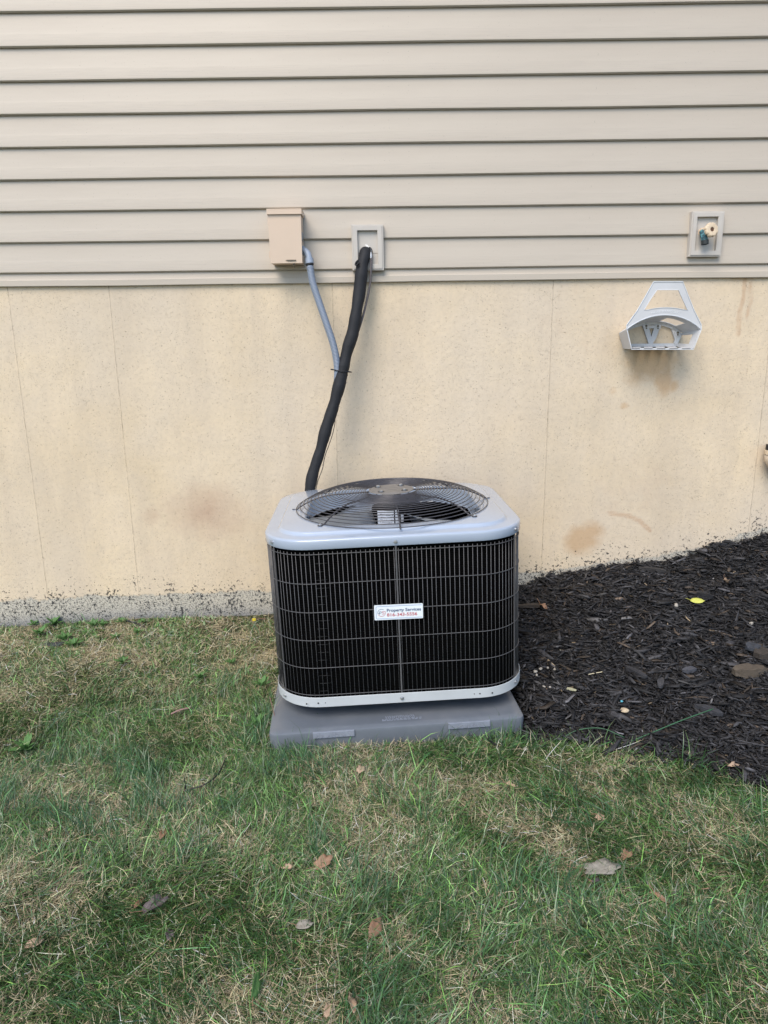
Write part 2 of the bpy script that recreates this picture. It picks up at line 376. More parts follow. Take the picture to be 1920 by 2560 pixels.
# ---------------------------------------------------------------- grass blades (one uncountable mass)
def in_view(x, y, marg=1.06):
    yy = y+CD; zc = yy*cp + (CZ-.05)*sp; u = np.abs(x)/zc*1750/960; v = ((CZ-.05)*cp - yy*sp)/zc*1750/1280
    return (u < marg) & (np.abs(v) < marg+.03) & (zc > .3)
def grass_ok(x, y):
    u, v = pad_uv(x, y); inpad = (np.abs(u) < .412) & (np.abs(v) < .412)
    return (mulch_d(x, y) < 0) & ~inpad & (y < -.012)
def blades(N, kind):
    K = 40 if kind == 'weed' else (12 if kind == 'moss' else 4); x = rng.uniform(-2.3, 2.3, N*K); y = rng.uniform(-2.35, 0, N*K)
    keep = grass_ok(x, y) & (in_view(x, y) | (rng.random(N*K) < .22)); x = x[keep]; y = y[keep]
    patch = vnoise(x, y, .20, 31, 4); p2 = vnoise(x, y, .07, 33, 2)
    wall = sstep(-.95, -.35, y)*sstep(-.2, -.45, x)      # worn strip between unit and wall: thin grass, moss
    dirt = sstep(-.28, -.08, y)*sstep(-1.05, -.8, x)
    green = sstep(.36, .60, patch+.25*(p2-.5)+.04)
    if kind == 'green': pr = (.45+.55*green)*(1-.55*wall)*(1-.7*dirt)
    elif kind == 'dry': pr = (.80-.54*green)*(1+.1*wall)*(1-.5*dirt)
    elif kind == 'weed': pr = sstep(-.42, -.22, y)*sstep(-.62, -.95, x)*sstep(.38, .55, vnoise(x, y, .07, 91, 2))
    elif kind == 'clump': pr = (vnoise(x, y, .085, 41, 1) > .68)*1.0*(1-.9*wall)
    else: pr = wall*sstep(.42, .58, vnoise(x, y, .16, 51, 2))
    k = rng.random(len(x)) < pr; x = x[k][:N]; y = y[k][:N]; n = len(x)
    wall = sstep(-.95, -.35, y)*sstep(-.2, -.45, x)
    dirn = vnoise(x, y, .45, 61, 2)*4*PI
    if kind == 'green':
        L = rng.gamma(6, .0076, n)*(1-.3*wall); W = rng.uniform(.0009, .0025, n); tilt = rng.normal(1.12, .35, n); ang = dirn+rng.normal(0, 1.1, n); curl = rng.normal(.55, .5, n)
        hue = rng.random(n)[:, None]; br = rng.lognormal(-.16, .6, n)[:, None]
        patchc = vnoise(x, y, .5, 71, 2)[:, None]
        col = (np.array([.034, .105, .034])*(1-hue)+np.array([.095, .185, .036])*hue)*br; col = col*(1-.35*(patchc > .5)*0)+np.array([.012, .016, -.006])*(patchc-.4)
        tipc = np.where(rng.random(n)[:, None] < .25, np.array([[.22, .19, .10]]), col*1.15)
    elif kind == 'dry':
        L = rng.gamma(5, .0080, n); W = rng.uniform(.0007, .0015, n); tilt = rng.normal(1.36, .18, n); ang = dirn*.5+rng.uniform(0, 2*PI, n); curl = rng.normal(.25, .8, n)
        hue = rng.random(n)[:, None]; br = rng.lognormal(-.16, .5, n)[:, None]
        col = (np.array([.48, .38, .215])*(1-hue)+np.array([.58, .49, .32])*hue)*br; tipc = col*1.05
    elif kind == 'weed':
        L = rng.uniform(.010, .028, n); W = rng.uniform(.006, .012, n); tilt = rng.uniform(.5, 1.45, n); ang = rng.uniform(0, 2*PI, n); curl = rng.normal(.3, .3, n)
        br = rng.lognormal(0, .3, n)[:, None]; col = np.array([.085, .19, .045])*br; tipc = col
    elif kind == 'clump':
        L = rng.gamma(9, .0088, n); W = rng.uniform(.0016, .0030, n); tilt = rng.normal(.8, .4, n); ang = dirn+rng.normal(0, .8, n); curl = rng.normal(.7, .4, n)
        br = rng.lognormal(-.1, .28, n)[:, None]; col = np.array([.045, .112, .036])*br; tipc = col*1.2
    else:
        L = rng.uniform(.004, .012, n); W = rng.uniform(.0015, .003, n); tilt = rng.uniform(.2, 1.2, n); ang = rng.uniform(0, 2*PI, n); curl = rng.normal(0, .4, n)
        br = rng.uniform(.6, 1.4, n)[:, None]; col = np.array([.17, .18, .02])*br; tipc = col*1.3
    col = np.clip(col, .004, .7); z = ground(x, y)-.003 + (rng.uniform(0, .012, n) if kind == 'dry' else 0)
    dx, dy = np.cos(ang), np.sin(ang); px, py = -dy, dx; tw = rng.uniform(-.6, .6, n)
    P = np.stack([x, y, z], 1); V = np.zeros((n, 7, 3)); C = np.zeros((n, 7, 3)); cur = P.copy(); a = np.clip(tilt, .05, 1.5)
    side0 = np.stack([px*np.cos(tw), py*np.cos(tw), np.sin(tw)], 1); wob = rng.normal(0, .35, n)
    for i in range(4):
        wdt = W*(1, .95, .7, 0)[i]
        if i < 3:
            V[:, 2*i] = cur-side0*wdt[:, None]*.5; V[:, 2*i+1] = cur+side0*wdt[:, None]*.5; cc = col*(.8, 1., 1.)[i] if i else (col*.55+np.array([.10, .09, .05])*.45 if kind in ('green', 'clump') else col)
            C[:, 2*i] = cc; C[:, 2*i+1] = cc
        else: V[:, 6] = cur; C[:, 6] = tipc
        if i < 3:
            aa = np.clip(a+curl*i*.4, 0, 1.75); aa = np.where(kind == 'dry', np.clip(aa, 0, 1.62), aa); az = ang+wob*i
            st = np.stack([np.sin(aa)*np.cos(az), np.sin(aa)*np.sin(az), np.cos(aa)], 1); cur = cur+st*(L/3)[:, None]
    V[:, :, 2] = np.maximum(V[:, :, 2], (ground(x, y)-.004)[:, None])
    return V.reshape(-1, 3), C.reshape(-1, 3), n
def build_blades(specs, name):
    Vs = []; Cs = []; Q = []; T = []; off = 0
    for N, k in specs:
        V, C, n = blades(N, k); o = off+np.arange(n)[:, None]*7; Vs.append(V); Cs.append(C)
        Q.append(np.concatenate([o+np.array([[0,1,3,2]]), o+np.array([[2,3,5,4]])])); T.append(o+np.array([[4,5,6]])); off += n*7
    return npmesh(name, np.concatenate(Vs), [np.concatenate(Q), np.concatenate(T)], np.concatenate(Cs))
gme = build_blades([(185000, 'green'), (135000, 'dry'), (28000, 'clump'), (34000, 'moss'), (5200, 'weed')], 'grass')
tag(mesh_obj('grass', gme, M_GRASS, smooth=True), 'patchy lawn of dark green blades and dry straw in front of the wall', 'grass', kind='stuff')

# ---------------------------------------------------------------- mulch
def chips(N, lmin, lmax, lift):
    x = rng.uniform(-.1, 2.6, N*4); y = rng.uniform(-2.5, -.004, N*4)
    d = mulch_d(x, y); u, v = pad_uv(x, y); pad = (np.abs(u) < .42) & (np.abs(v) < .42)
    k = ((d > 0) | ((d > -.06) & (rng.random(len(x)) < .06))) & ~pad & (in_view(x, y, 1.08) | (rng.random(len(x)) < .3)); x = x[k][:N]; y = y[k][:N]; n = len(x)
    L = lmin+(lmax-lmin)*rng.beta(1.4, 4, n); Wd = L*rng.uniform(.04, .22, n)+.001; Th = Wd*rng.uniform(.3, .7, n)
    az = rng.uniform(0, 2*PI, n); el = rng.normal(0, .22, n); ro = rng.uniform(-PI/2, PI/2, n)*.7
    ax = np.stack([np.cos(az)*np.cos(el), np.sin(az)*np.cos(el), np.sin(el)], 1); up = np.array([0, 0, 1.])[None]
    s_ = np.cross(up, ax); s_ /= np.linalg.norm(s_, axis=1)[:, None]; t_ = np.cross(ax, s_)
    cr_, sr_ = np.cos(ro)[:, None], np.sin(ro)[:, None]; s2 = s_*cr_+t_*sr_; t2 = -s_*sr_+t_*cr_
    z = ground(x, y)+rng.uniform(0, lift, n)+np.clip(vnoise(x, y, .1, 81, 2)-.4, 0, 1)*.03
    V = np.zeros((n, 12, 3)); c = np.stack([x, y, z], 1); j = 0; bend = rng.normal(0, .06, n)
    for k_, e in enumerate((-.5, 0., .5)):
        wf = (rng.uniform(.3, 1, n), rng.uniform(.85, 1.15, n), rng.uniform(.15, .95, n))[k_]
        for a_, b_ in ((-1, -1), (1, -1), (1, 1), (-1, 1)):
            jl = rng.uniform(-.12, .12, n) if k_ != 1 else 0
            V[:, j] = c+ax*(L*(e+jl))[:, None]+s2*(Wd*wf*.5*a_+(L*bend if k_ == 1 else 0))[:, None]+t2*(Th*wf*.5*b_)[:, None]; j += 1
    g = rng.random(n)[:, None]; br = rng.lognormal(0, .6, n)[:, None]
    col = np.array([.0235, .0228, .0240])*br
    col = np.where(g > .9, np.array([.040, .030, .022])*br, col); col = np.where(g > .975, np.array([.070, .068, .068])*br, col); col = np.where(g > .996, np.array([.22, .17, .11])*br, col)
    C = np.repeat(np.clip(col, .005, .4), 12, 0)
    fq = []
    for r_ in (0, 4):
        for q in range(4): fq.append((r_+q, r_+(q+1) % 4, r_+4+(q+1) % 4, r_+4+q))
    fq += [(3, 2, 1, 0), (8, 9, 10, 11)]
    Fq = (np.arange(n)[:, None, None]*12+np.array(fq)[None]).reshape(-1, 4)
    return V.reshape(-1, 3), Fq, C
A = chips(34000, .010, .06, .014); B_ = chips(9000, .025, .10, .022); C_ = chips(20000, .005, .03, .022)
off = 0; Vs = []; Fs_ = []; Cs = []
for V, Fq_, C in (A, B_, C_): Vs.append(V); Fs_.append(Fq_+off); Cs.append(C); off += len(V)
mm = npmesh('mulch', np.concatenate(Vs), [np.concatenate(Fs_)], np.concatenate(Cs))
tag(mesh_obj('mulch', mm, M_CHIP), 'bed of black dyed shredded wood mulch right of the cooling unit', 'mulch', kind='stuff')

# ---------------------------------------------------------------- house: foundation and siding
house = empty('house', (0, 0, 0), label='house wall of tan lapped vinyl siding above a beige painted concrete foundation', cat='house')
fx = np.linspace(-4.5, 4.5, 721); fz = np.linspace(-.3, 1.55, 149); FXg, FZg = np.meshgrid(fx, fz)
fy = np.zeros_like(FXg); n1 = len(fx); n2 = len(fz); ix = np.arange(n1*n2).reshape(n2, n1)
Ff = np.stack([ix[:-1,:-1], ix[:-1,1:], ix[1:,1:], ix[1:,:-1]], -1).reshape(-1, 4)
V = np.stack([FXg.ravel(), fy.ravel(), FZg.ravel()], 1)
nb = len(V); V = np.concatenate([V, [[-4.5, .2, -.3], [4.5, .2, -.3], [4.5, .2, 1.55], [-4.5, .2, 1.55]]])
extra = np.array([[nb, nb+1, nb+2, nb+3][::-1], [ix[0,0], nb, nb+1, ix[0,-1]], [ix[-1,0], ix[-1,-1], nb+2, nb+3], [ix[0,0], ix[-1,0], nb+3, nb], [ix[0,-1], nb+1, nb+2, ix[-1,-1]]])
me = npmesh('foundation', V, [Ff, extra])
X_, Z_ = V[:, 0], V[:, 2]-CZ
bx = [-4.5, -1.72, -1.5, -1.089, -.649, -.507, .591, .802, .942, 1.187, 1.462, 1.663, 4.5]; bz = [-1.15, -1.093, -1.077, -1.06, -1.056, -1.058, -.985, -.966, -.940, -.915, -.855, -.785, -.57]
a = me.attributes.new('band', 'FLOAT', 'POINT'); a.data.foreach_set('value', (Z_-np.interp(X_, bx, bz)).astype(np.float32))
seamx = np.array([-4.1, -3.23, -2.4, -1.504, -1.098, -.202, .684, 1.577, 2.47, 3.36]); near = np.argmin(np.abs(X_[:, None]-seamx[None]), 1)
a = me.attributes.new('seam', 'FLOAT', 'POINT'); a.data.foreach_set('value', (X_-seamx[near]).astype(np.float32))
def blob(cx, cz_, rx, rz, p=1.0): return np.clip(1-np.sqrt(((X_-cx)/rx)**2+((Z_-cz_)/rz)**2), 0, 1)**p
def streak(pts, wd):
    d = np.full(len(X_), 9.)
    for (x0, z0), (x1, z1) in zip(pts[:-1], pts[1:]):
        t = np.clip(((X_-x0)*(x1-x0)+(Z_-z0)*(z1-z0))/((x1-x0)**2+(z1-z0)**2), 0, 1); d = np.minimum(d, np.hypot(X_-x0-t*(x1-x0), Z_-z0-t*(z1-z0)))
    return np.clip(1-d/wd, 0, 1)
S1 = np.max([blob(.855, -.84, .15, .12)*1.15, blob(.89, -.80, .12, .09), blob(1.10, -.085, .20, .12)*1.25, blob(1.16, -.16, .07, .12)*1.1, blob(1.05, -.14, .12, .10)*.8, blob(1.0, -.26, .04, .03)*.9, blob(.95, -.20, .05, .04)*.7, blob(1.14, -.15, .05, .08)*1.1, blob(1.20, -.18, .04, .05), blob(1.17, -.11, .05, .08),
     blob(1.44, .240, .12, .03)*.9], 0)
DRIP = np.max([streak([(.97, -.720), (1.05, -.733), (1.10, -.755), (1.15, -.80)], .016)*1.2, streak([(1.45, .235), (1.453, .17), (1.442, .11), (1.447, .02)], .015)*1.2, streak([(1.478, .22), (1.483, .15), (1.472, .09)], .013)*1.0], 0)
S2 = np.max([blob(-.77, -.69, .24, .18)*1.0, blob(-.70, -.74, .20, .12)*.6, blob(-1.0, -.70, .08, .08)*.6, blob(1.08, -.60, .35, .2)*.25, blob(.72, .05, .2, .3)*.2], 0)
S3 = np.max([blob(-.13, -.36, .10, .22)*.75, blob(-.08, -.45, .2, .2)*.35, blob(.86, -.32, .35, .25)*.4, blob(.75, -.55, .3, .3)*.3, blob(1.15, -.45, .3, .15)*.3, blob(-.9, -.35, .4, .2)*.15], 0)
a = me.attributes.new('drip', 'FLOAT', 'POINT'); a.data.foreach_set('value', DRIP.astype(np.float32))
a = me.color_attributes.new('stain', 'FLOAT_COLOR', 'POINT'); a.data.foreach_set('color', np.stack([S1, np.maximum(S2, 0), S3, np.ones_like(S1)], 1).astype(np.float32).ravel())
mesh_obj('foundation', me, M_FOUND, house)

EXPO = .1139
def board(z0, x0=-4.5, x1=4.5, seed=0, h=EXPO, depth=.0155):
    prof = [(-.0030, h+.010), (-.0034, h-.002), (-.0060, h*.80), (-.0108, h*.42), (-.0112, h*.40), (-.0150, h*.10), (-depth, .0055), (-depth, .0042), (-depth+.0050, .0002), (-.008, .0004), (-.0032, .0008)]
    n = 121; xs_ = np.linspace(x0, x1, n); wv = (vnoise(xs_, xs_*0+seed*3.3, .8, seed, 3)-.5)*.0035; wy = (vnoise(xs_, xs_*0+seed*1.7, .5, seed+40, 2)-.5)*.002
    V = []
    for i, x in enumerate(xs_):
        for y, z in prof:
            k = 1-z/h; V.append((x, y+wy[i]*max(0, k), z+wv[i]*max(0, k)))
    m = len(prof); Fs = [(i*m+j, (i+1)*m+j, (i+1)*m+j+1, i*m+j+1) for i in range(n-1) for j in range(m-1)]
    o = pyd('siding_board', V, Fs, M_SIDE, house, loc=(0, 0, z0), smooth=True, angle=35)
    return o
Z0 = 1.2026+CZ
for i in range(9): board(Z0-.11385*i, seed=i)
for i in range(1, 16): board(Z0+.11385*i, seed=20+i)
# the course cut at the bottom, with its starter strip
zb = .2942*.9955+CZ
tz0, tz1 = .2425+CZ, .2668+CZ
pyd('siding_board', [(x, y, z) for x in (-4.5, 4.5) for y, z in ((-.003, zb+.006), (-.0042, zb), (-.0078, tz1+.001), (-.0078, tz1-.004))], [(0, 4, 5, 1), (1, 5, 6, 2), (2, 6, 7, 3)], M_SIDE, house)
xs_ = np.linspace(-4.5, 4.5, 61); pr = [(-.006, tz1+.0015), (-.0125, tz1+.0008), (-.0138, tz1-.001), (-.0142, tz0+.002), (-.0128, tz0), (-.0002, tz0+.0006)]
V = [(x, y, z+.0012*math.sin(x*2.1)+.0006*math.sin(x*7.3)) for x in xs_ for y, z in pr]
pyd('starter_strip', V, [(i*6+j, (i+1)*6+j, (i+1)*6+j+1, i*6+j+1) for i in range(60) for j in range(5)], M_SIDE, house, smooth=True, angle=30)

# ---------------------------------------------------------------- mounting blocks on the siding
def frame_mesh(outer, inner, y0, y1, name, mat, parent):
    """outer/inner: 4 (x,z) corners; a bevelled frame plate from y1 (wall) out to y0"""
    ox = np.array(outer); ix_ = np.array(inner); c = ox.mean(0)
    r0 = ox; r1 = c+(ox-c)*.995; mid = ox+(ix_-ox)*.22; mid2 = ox+(ix_-ox)*.27; rings = [(r0, y1), (r0, y0+.004), (ox+(ix_-ox)*.03, y0+.002), (mid, y0+.002), (mid2, y0-.0015), (ix_+(ox-ix_)*.06, y0-.0015), (ix_, y0), (ix_, y1+.0)]
    V = [(p[0], y, p[1]) for r, y in rings for p in r]; Fs = [(k*4+j, k*4+(j+1) % 4, (k+1)*4+(j+1) % 4, (k+1)*4+j) for k in range(len(rings)-1) for j in range(4)]
    return pyd(name, V, Fs, mat, parent)
def block(label, outer, inner, join, cat='mounting block', group='mounting blocks on the siding'):
    cx = sum(p[0] for p in outer)/4; cz_ = sum(p[1] for p in outer)/4
    rel = lambda q: [(p[0]-cx, p[1]-cz_) for p in q]
    e = empty('mounting_block', (cx, 0, cz_), label=label, cat=cat, group=group)
    frame_mesh(rel(outer), rel(inner), -.036, -.002, 'frame', M_BLOCK, e)
    i = rel(inner); m0 = tuple(np.array(i[0])*(1-join)+np.array(i[3])*join); m1 = tuple(np.array(i[1])*(1-join)+np.array(i[2])*join)
    for q in ((i[0], i[1], (m1[0], m1[1]+.0007), (m0[0], m0[1]+.0007)), ((m0[0], m0[1]-.0007), (m1[0], m1[1]-.0007), i[2], i[3])):
        q = [(p[0]*1.06, p[1]*1.03 if abs(p[1]) > .03 else p[1]) for p in q]; v, f = prism(q, -.0228 if q[0][1] > 0 else -.0222, -.0195); pyd('backplate', v, f, M_BLOCK, e)
    return e
def W(x, z): return (x*1.0, z+CZ)
block('pale vinyl mounting block with the black insulated pipe coming out of it', [W(-.1195, .4557), W(.0055, .4547), W(.0065, .2853), W(-.1175, .286)], [W(-.0959, .4328), W(-.0181, .4326), W(-.0168, .3079), W(-.0938, .3089)], .66)
block('pale vinyl mounting block that frames the outdoor faucet', [W(1.2037, .4880), W(1.3290, .4870), W(1.3286, .3202), W(1.2030, .3212)], [W(1.2242, .4664), W(1.3055, .4664), W(1.3055, .3419), W(1.2247, .3420)], .40)

# ---------------------------------------------------------------- faucet
fc = empty('outdoor_faucet', (1.262, -.02, .405+CZ), label='outdoor faucet with cream round handle and blue green corroded spout', cat='faucet')
bm = bmesh.new(); cyl(bm, (-.012, .005, .012), (-.006, -.03, .012), .011, 12); cyl(bm, (-.012, .003, .008), (-.012, -.004, .008), .015, 6); bmobj('body', bm, M_CREAM, fc, smooth=True, angle=40)
M_VERD = NB('verdigris'); b = M_VERD; b.base(b.ramp(b.noise(b.coord(), 130, 4, .7), [(.35, (.02, .035, .05)), (.5, (.03, .12, .15)), (.68, (.16, .36, .38))])); b.p(Roughness=.7); b.bump(b.noise(b.coord(), 200, 3), .6, .002); M_VERD = b.m
v1 = spline([(-.014, -.018, .008), (-.014, -.028, -.006), (-.012, -.034, -.020), (-.010, -.036, -.030)], 5); V, Fs = tube(v1, [.0128]*8+[.0118]*(len(v1)-8), 14, caps=False); pyd('spout', V, Fs, M_VERD, fc, smooth=True)
bm = bmesh.new(); cyl(bm, (-.0105, -.036, -.026), (-.009, -.037, -.042), .0138, 16, caps=False); cyl(bm, (-.010, -.036, -.028), (-.0098, -.0362, -.030), .0122, 16); bmobj('hose_thread', bm, simple('dark_bronze', (.035, .04, .04), .6, .3), fc, smooth=True, angle=40)
# knurled wheel
wp = []; nW = 56
Mw = Matrix.Translation((.004, -.052, .009)) @ Euler((math.radians(80), 0, math.radians(10))).to_matrix().to_4x4()
prof = [(.0085, -.009), (.021, -.009), (.0275, -.005), (.0275, .003), (.024, .0065), (.0145, .008), (.0085, .0065), (.0082, .002)]
V = []
for r_, h_ in prof:
    for j in range(nW):
        t = 2*PI*j/nW; rr_ = r_*(1-.09*(1 if (j % 7) in (0, 1) and r_ > .018 else 0)); V.append(Mw @ Vector((rr_*math.cos(t), rr_*math.sin(t), h_)))
Fs = [(k*nW+j, k*nW+(j+1) % nW, (k+1)*nW+(j+1) % nW, (k+1)*nW+j) for k in range(len(prof)-1) for j in range(nW)]
wl = pyd('handle', V, Fs, M_CREAM, fc, smooth=True, angle=30)
bm = bmesh.new(); cyl(bm, Mw @ Vector((0, 0, -.008)), Mw @ Vector((0, 0, .0045)), .0068, 12); bmobj('handle_screw', bm, simple('rusty_screw', (.12, .06, .035), .7, .4), wl)
bm = bmesh.new(); cyl(bm, (-.006, -.02, .012), Mw @ Vector((0, 0, -.009)), .0085, 12); bmobj('stem', bm, M_CREAM, fc, smooth=True, angle=40)

# ---------------------------------------------------------------- electrical disconnect box
bxx, bzz = -.368, .404+CZ
db = empty('disconnect_box', (bxx, -.014, bzz), label='beige metal electrical disconnect box mounted on the siding', cat='electrical box')
hw, hh, dp = .0595, .094, .082
v, f = prism([(-hw, -hh), (hw, -hh), (hw+.001, hh), (-hw-.003, hh)], -dp, 0); pyd('enclosure', v, f, M_BOX, db)
v, f = prism([(-hw-.0015, -hh-.001), (hw+.0015, -hh-.001), (hw+.002, hh-.013), (-hw-.004, hh-.013)], -dp-.0045, -dp-.0008); cv = pyd('cover', v, f, M_BOX, db)
bm = bmesh.new(); box(bm, (-.0005, -dp/2-.004, hh+.0035), (2*hw+.013, dp+.016, .003)); box(bm, (-.0005, -dp-.0105, hh-.006), (2*hw+.013, .0025, .016)); box(bm, (hw+.0045, -dp/2-.006, hh-.006), (.002, dp+.006, .016)); box(bm, (-hw-.0055, -dp/2-.006, hh-.006), (.002, dp+.006, .016))
bmobj('rain_hood', bm, M_BOX, db)
bm = bmesh.new(); box(bm, (.020, -dp-.006, -hh+.009), (.034, .003, .0045)); box(bm, (.002, -dp-.0055, -hh+.0095), (.008, .002, .002)); bmobj('latch_slot', bm, M_RUST, db)
bm = bmesh.new(); box(bm, (.028, -dp+.004, -hh-.004), (.005, .004, .008)); cyl(bm, (.029, -dp+.004, -hh-.006), (.031, -dp+.002, -hh-.018), .0012, 6); bmobj('seal_tab', bm, M_RUST, db)
for zz in (.055, -.062):
    bm = bmesh.new(); cyl(bm, (-hw-.0035, -dp+.003, zz-.012), (-hw-.0035, -dp+.003, zz+.012), .003, 8); bmobj('hinge', bm, M_BOX, db)
v, f = prism([(hw+.0005, .020), (hw+.0025, .020), (hw+.0025, -.010), (hw+.0005, -.010)], -.062, -.018); pyd('knockout_plate', v, f, simple('bare_steel', (.35, .36, .38), .4, .7), db)

# ---------------------------------------------------------------- conduit
def cpts(l): return [Vector((x, y, z+CZ)) for x, y, z in l]
cd = empty('electrical_conduit', (-.284, -.05, .345+CZ), label='ribbed grey blue flexible conduit from the beige box down behind the black pipe', cat='conduit')
o0 = cd.location.copy()
P = [p-o0 for p in spline(cpts([(-.281, -.076, .300), (-.271, -.086, .238), (-.246, -.099, .159), (-.218, -.112, .075), (-.195, -.119, .0), (-.183, -.125, -.07), (-.184, -.128, -.136), (-.193, -.132, -.185), (-.217, -.140, -.269), (-.244, -.150, -.362), (-.30, -.17, -.52), (-.315, -.19, -.66)]), 10)]
V, Fs = tube(P, .0135, 16); o = pyd('flexible_hose', V, Fs, M_COND, cd, smooth=True)
al = np.concatenate([[0], np.cumsum([(P[i+1]-P[i]).length for i in range(len(P)-1)])]); a = o.data.attributes.new('along', 'FLOAT', 'POINT'); a.data.foreach_set('value', np.repeat(al, 16).astype(np.float32))
P = [p-o0 for p in spline(cpts([(-.309, -.058, .3585), (-.300, -.062, .358), (-.291, -.067, .350), (-.285, -.071, .336), (-.283, -.074, .322)]), 5)]
V, Fs = tube(P, .0125, 14); pyd('elbow', V, Fs, M_PVC, cd, smooth=True)
bm = bmesh.new(); a0 = Vector((-.2835, -.073, .328+CZ))-o0; a1 = Vector((-.2815, -.0755, .309+CZ))-o0; a2 = Vector((-.281, -.076, .3035+CZ))-o0
cyl(bm, a0, a1, .0165, 18); bmobj('collar', bm, M_PVC, cd, smooth=True, angle=40)
bm = bmesh.new(); cyl(bm, a1, a2, .0158, 18); bmobj('seal_ring', bm, M_BLACK, cd, smooth=True, angle=40)
bm = bmesh.new(); cyl(bm, Vector((-.3085, -.057, .3585+CZ))-o0, Vector((-.304, -.059, .3585+CZ))-o0, .0185, 6); bmobj('lock_nut', bm, M_PVC, cd)

# ---------------------------------------------------------------- insulated line set
ls = empty('insulated_refrigerant_line', (-.065, -.02, .371+CZ), label='thick black foam insulated pipe running from the wall down behind the cooling unit', cat='pipe'); o0 = ls.location.copy()
lp = [(-.063, .004, .356), (-.066, -.030, .350), (-.070, -.045, .330), (-.079, -.055, .300), (-.083, -.066, .262), (-.093, -.077, .187), (-.100, -.088, .147), (-.117, -.099, .054), (-.141, -.110, -.017), (-.161, -.122, -.095), (-.178, -.133, -.161), (-.203, -.144, -.243), (-.232, -.156, -.324), (-.256, -.166, -.407), (-.285, -.177, -.489), (-.300, -.185, -.555), (-.312, -.19, -.64), (-.32, -.19, -.75)]
P = [p-o0 for p in spline(cpts(lp), 9)]
rad = []
for i, p in enumerate(P):
    z = p.z+o0.z-CZ; r_ = .0238-.002*sstep(-.1, -.5, z)
    r_ += .0012*math.sin(z*34)+.0009*math.sin(z*71+1)
    r_ *= 1-.12*math.exp(-((z+.098)/.006)**2); 
    if i < 7: r_ *= .55+.065*i
    rad.append(float(r_))
V, Fs = tube(P, rad, 18); V = [Vector(v)+Vector((rng.normal(0, .00035), rng.normal(0, .00035), 0)) for v in V]; pyd('insulation', V, Fs, M_INS, ls, smooth=True)
V, Fs = tube([p-o0 for p in spline(cpts([(-.092, -.082, .318), (-.099, -.083, .312), (-.103, -.080, .304), (-.098, -.086, .300), (-.092, -.088, .308)]), 3)], .004, 8); pyd('insulation_flap', V, Fs, M_INS, ls, smooth=True)
P = [p-o0 for p in spline(cpts([(-.046, -.012, .355), (-.043, -.040, .338), (-.0445, -.050, .30), (-.047, -.055, .248), (-.056, -.063, .198), (-.074, -.074, .126), (-.094, -.085, .064), (-.112, -.098, .019), (-.134, -.112, -.05)]), 6)]
V, Fs = tube(P, .0045, 10); pyd('liquid_line', V, Fs, M_LINE, ls, smooth=True)
P = [p-o0 for p in spline(cpts([(-.056, -.018, .372), (-.046, -.03, .370), (-.040, -.036, .360), (-.040, -.040, .350)]), 5)]; V, Fs = tube(P, .0022, 8); pyd('wire_loop', V, Fs, M_BLACK, ls, smooth=True)
P = [p-o0 for p in spline(cpts([(-.046, -.02, .362), (-.0445, -.042, .345), (-.044, -.046, .325), (-.0455, -.049, .305)]), 5)]; V, Fs = tube(P, .0032, 8); pyd('white_sheath', V, Fs, M_WHITE, ls, smooth=True)
P = [p-o0 for p in spline(cpts([(-.190, -.14, -.24), (-.196, -.128, -.276), (-.198, -.13, -.306), (-.207, -.14, -.345), (-.221, -.147, -.385), (-.239, -.158, -.432), (-.250, -.168, -.482), (-.269, -.180, -.53), (-.279, -.19, -.577), (-.29, -.19, -.64)]), 5)]
V, Fs = tube(P, .0016, 6); pyd('control_wire', V, Fs, M_BLACK, ls, smooth=True)
# putty around the wall hole
M_PUT = simple('white_sealant', (.70, .68, .64), .7, var=.1); bm = bmesh.new(); bmesh.ops.create_icosphere(bm, subdivisions=3, radius=.024)
for v in bm.verts: v.co = Vector((v.co.x*1.0, v.co.y*.35, v.co.z*.8))*(1+.25*math.sin(v.co.x*300+v.co.z*210))+Vector((.008, .004, -.001))
bmobj('sealant', bm, M_PUT, ls, smooth=True)
# cable tie holding both
ct = empty('cable_tie', (-.165, -.122, -.098+CZ), label='black cable tie binding the conduit to the black insulated pipe', cat='cable tie')
ring = []
for j in range(40):
    t = 2*PI*j/40; ring.append(Vector((.038*math.cos(t)-.003 + (.004 if math.cos(t) > 0 else -.002), .0255*math.sin(t)*(.8 if math.cos(t) < -.4 else 1), -.006*math.cos(t))))
V, Fs = tube(ring, .0021, 6, closed=True); pyd('strap', V, Fs, M_BLACK, ct, smooth=True)
bm = bmesh.new(); box(bm, (-.002, -.026, -.001), (.009, .006, .006)); cyl(bm, (-.004, -.027, .001), (.008, -.030, -.006), .0014, 6); bmobj('lock_head', bm, M_BLACK, ct)

# ---------------------------------------------------------------- hose hanger
hp = lambda u, v: None
HX, HZ, HY = 1.098, .092+CZ, -.13
hg = empty('hose_hanger', (HX, 0, HZ), label='pale grey plastic hose hanger with arched saddle screwed to the concrete foundation', cat='hose hanger')
def hq(u, v):      # from a measured drawing of the front plate: drawing units to metres
    return (-.2084+.0002251*u+1.66e-5*v, .1526-.000213*v-2.7e-6*u)
def band(inner, outer, y0, y1, close=True):
    n = len(inner); V = [(x, y0, z) for x, z in inner]+[(x, y0, z) for x, z in outer]+[(x, y1, z) for x, z in inner]+[(x, y1, z) for x, z in outer]; Fs = []
    for i in range(n if close else n-1):
        k = (i+1) % n; Fs += [(i, k, n+k, n+i), (2*n+i, 3*n+i, 3*n+k, 2*n+k), (i, 2*n+i, 2*n+k, k), (n+i, n+k, 3*n+k, 3*n+i)]
    return V, Fs
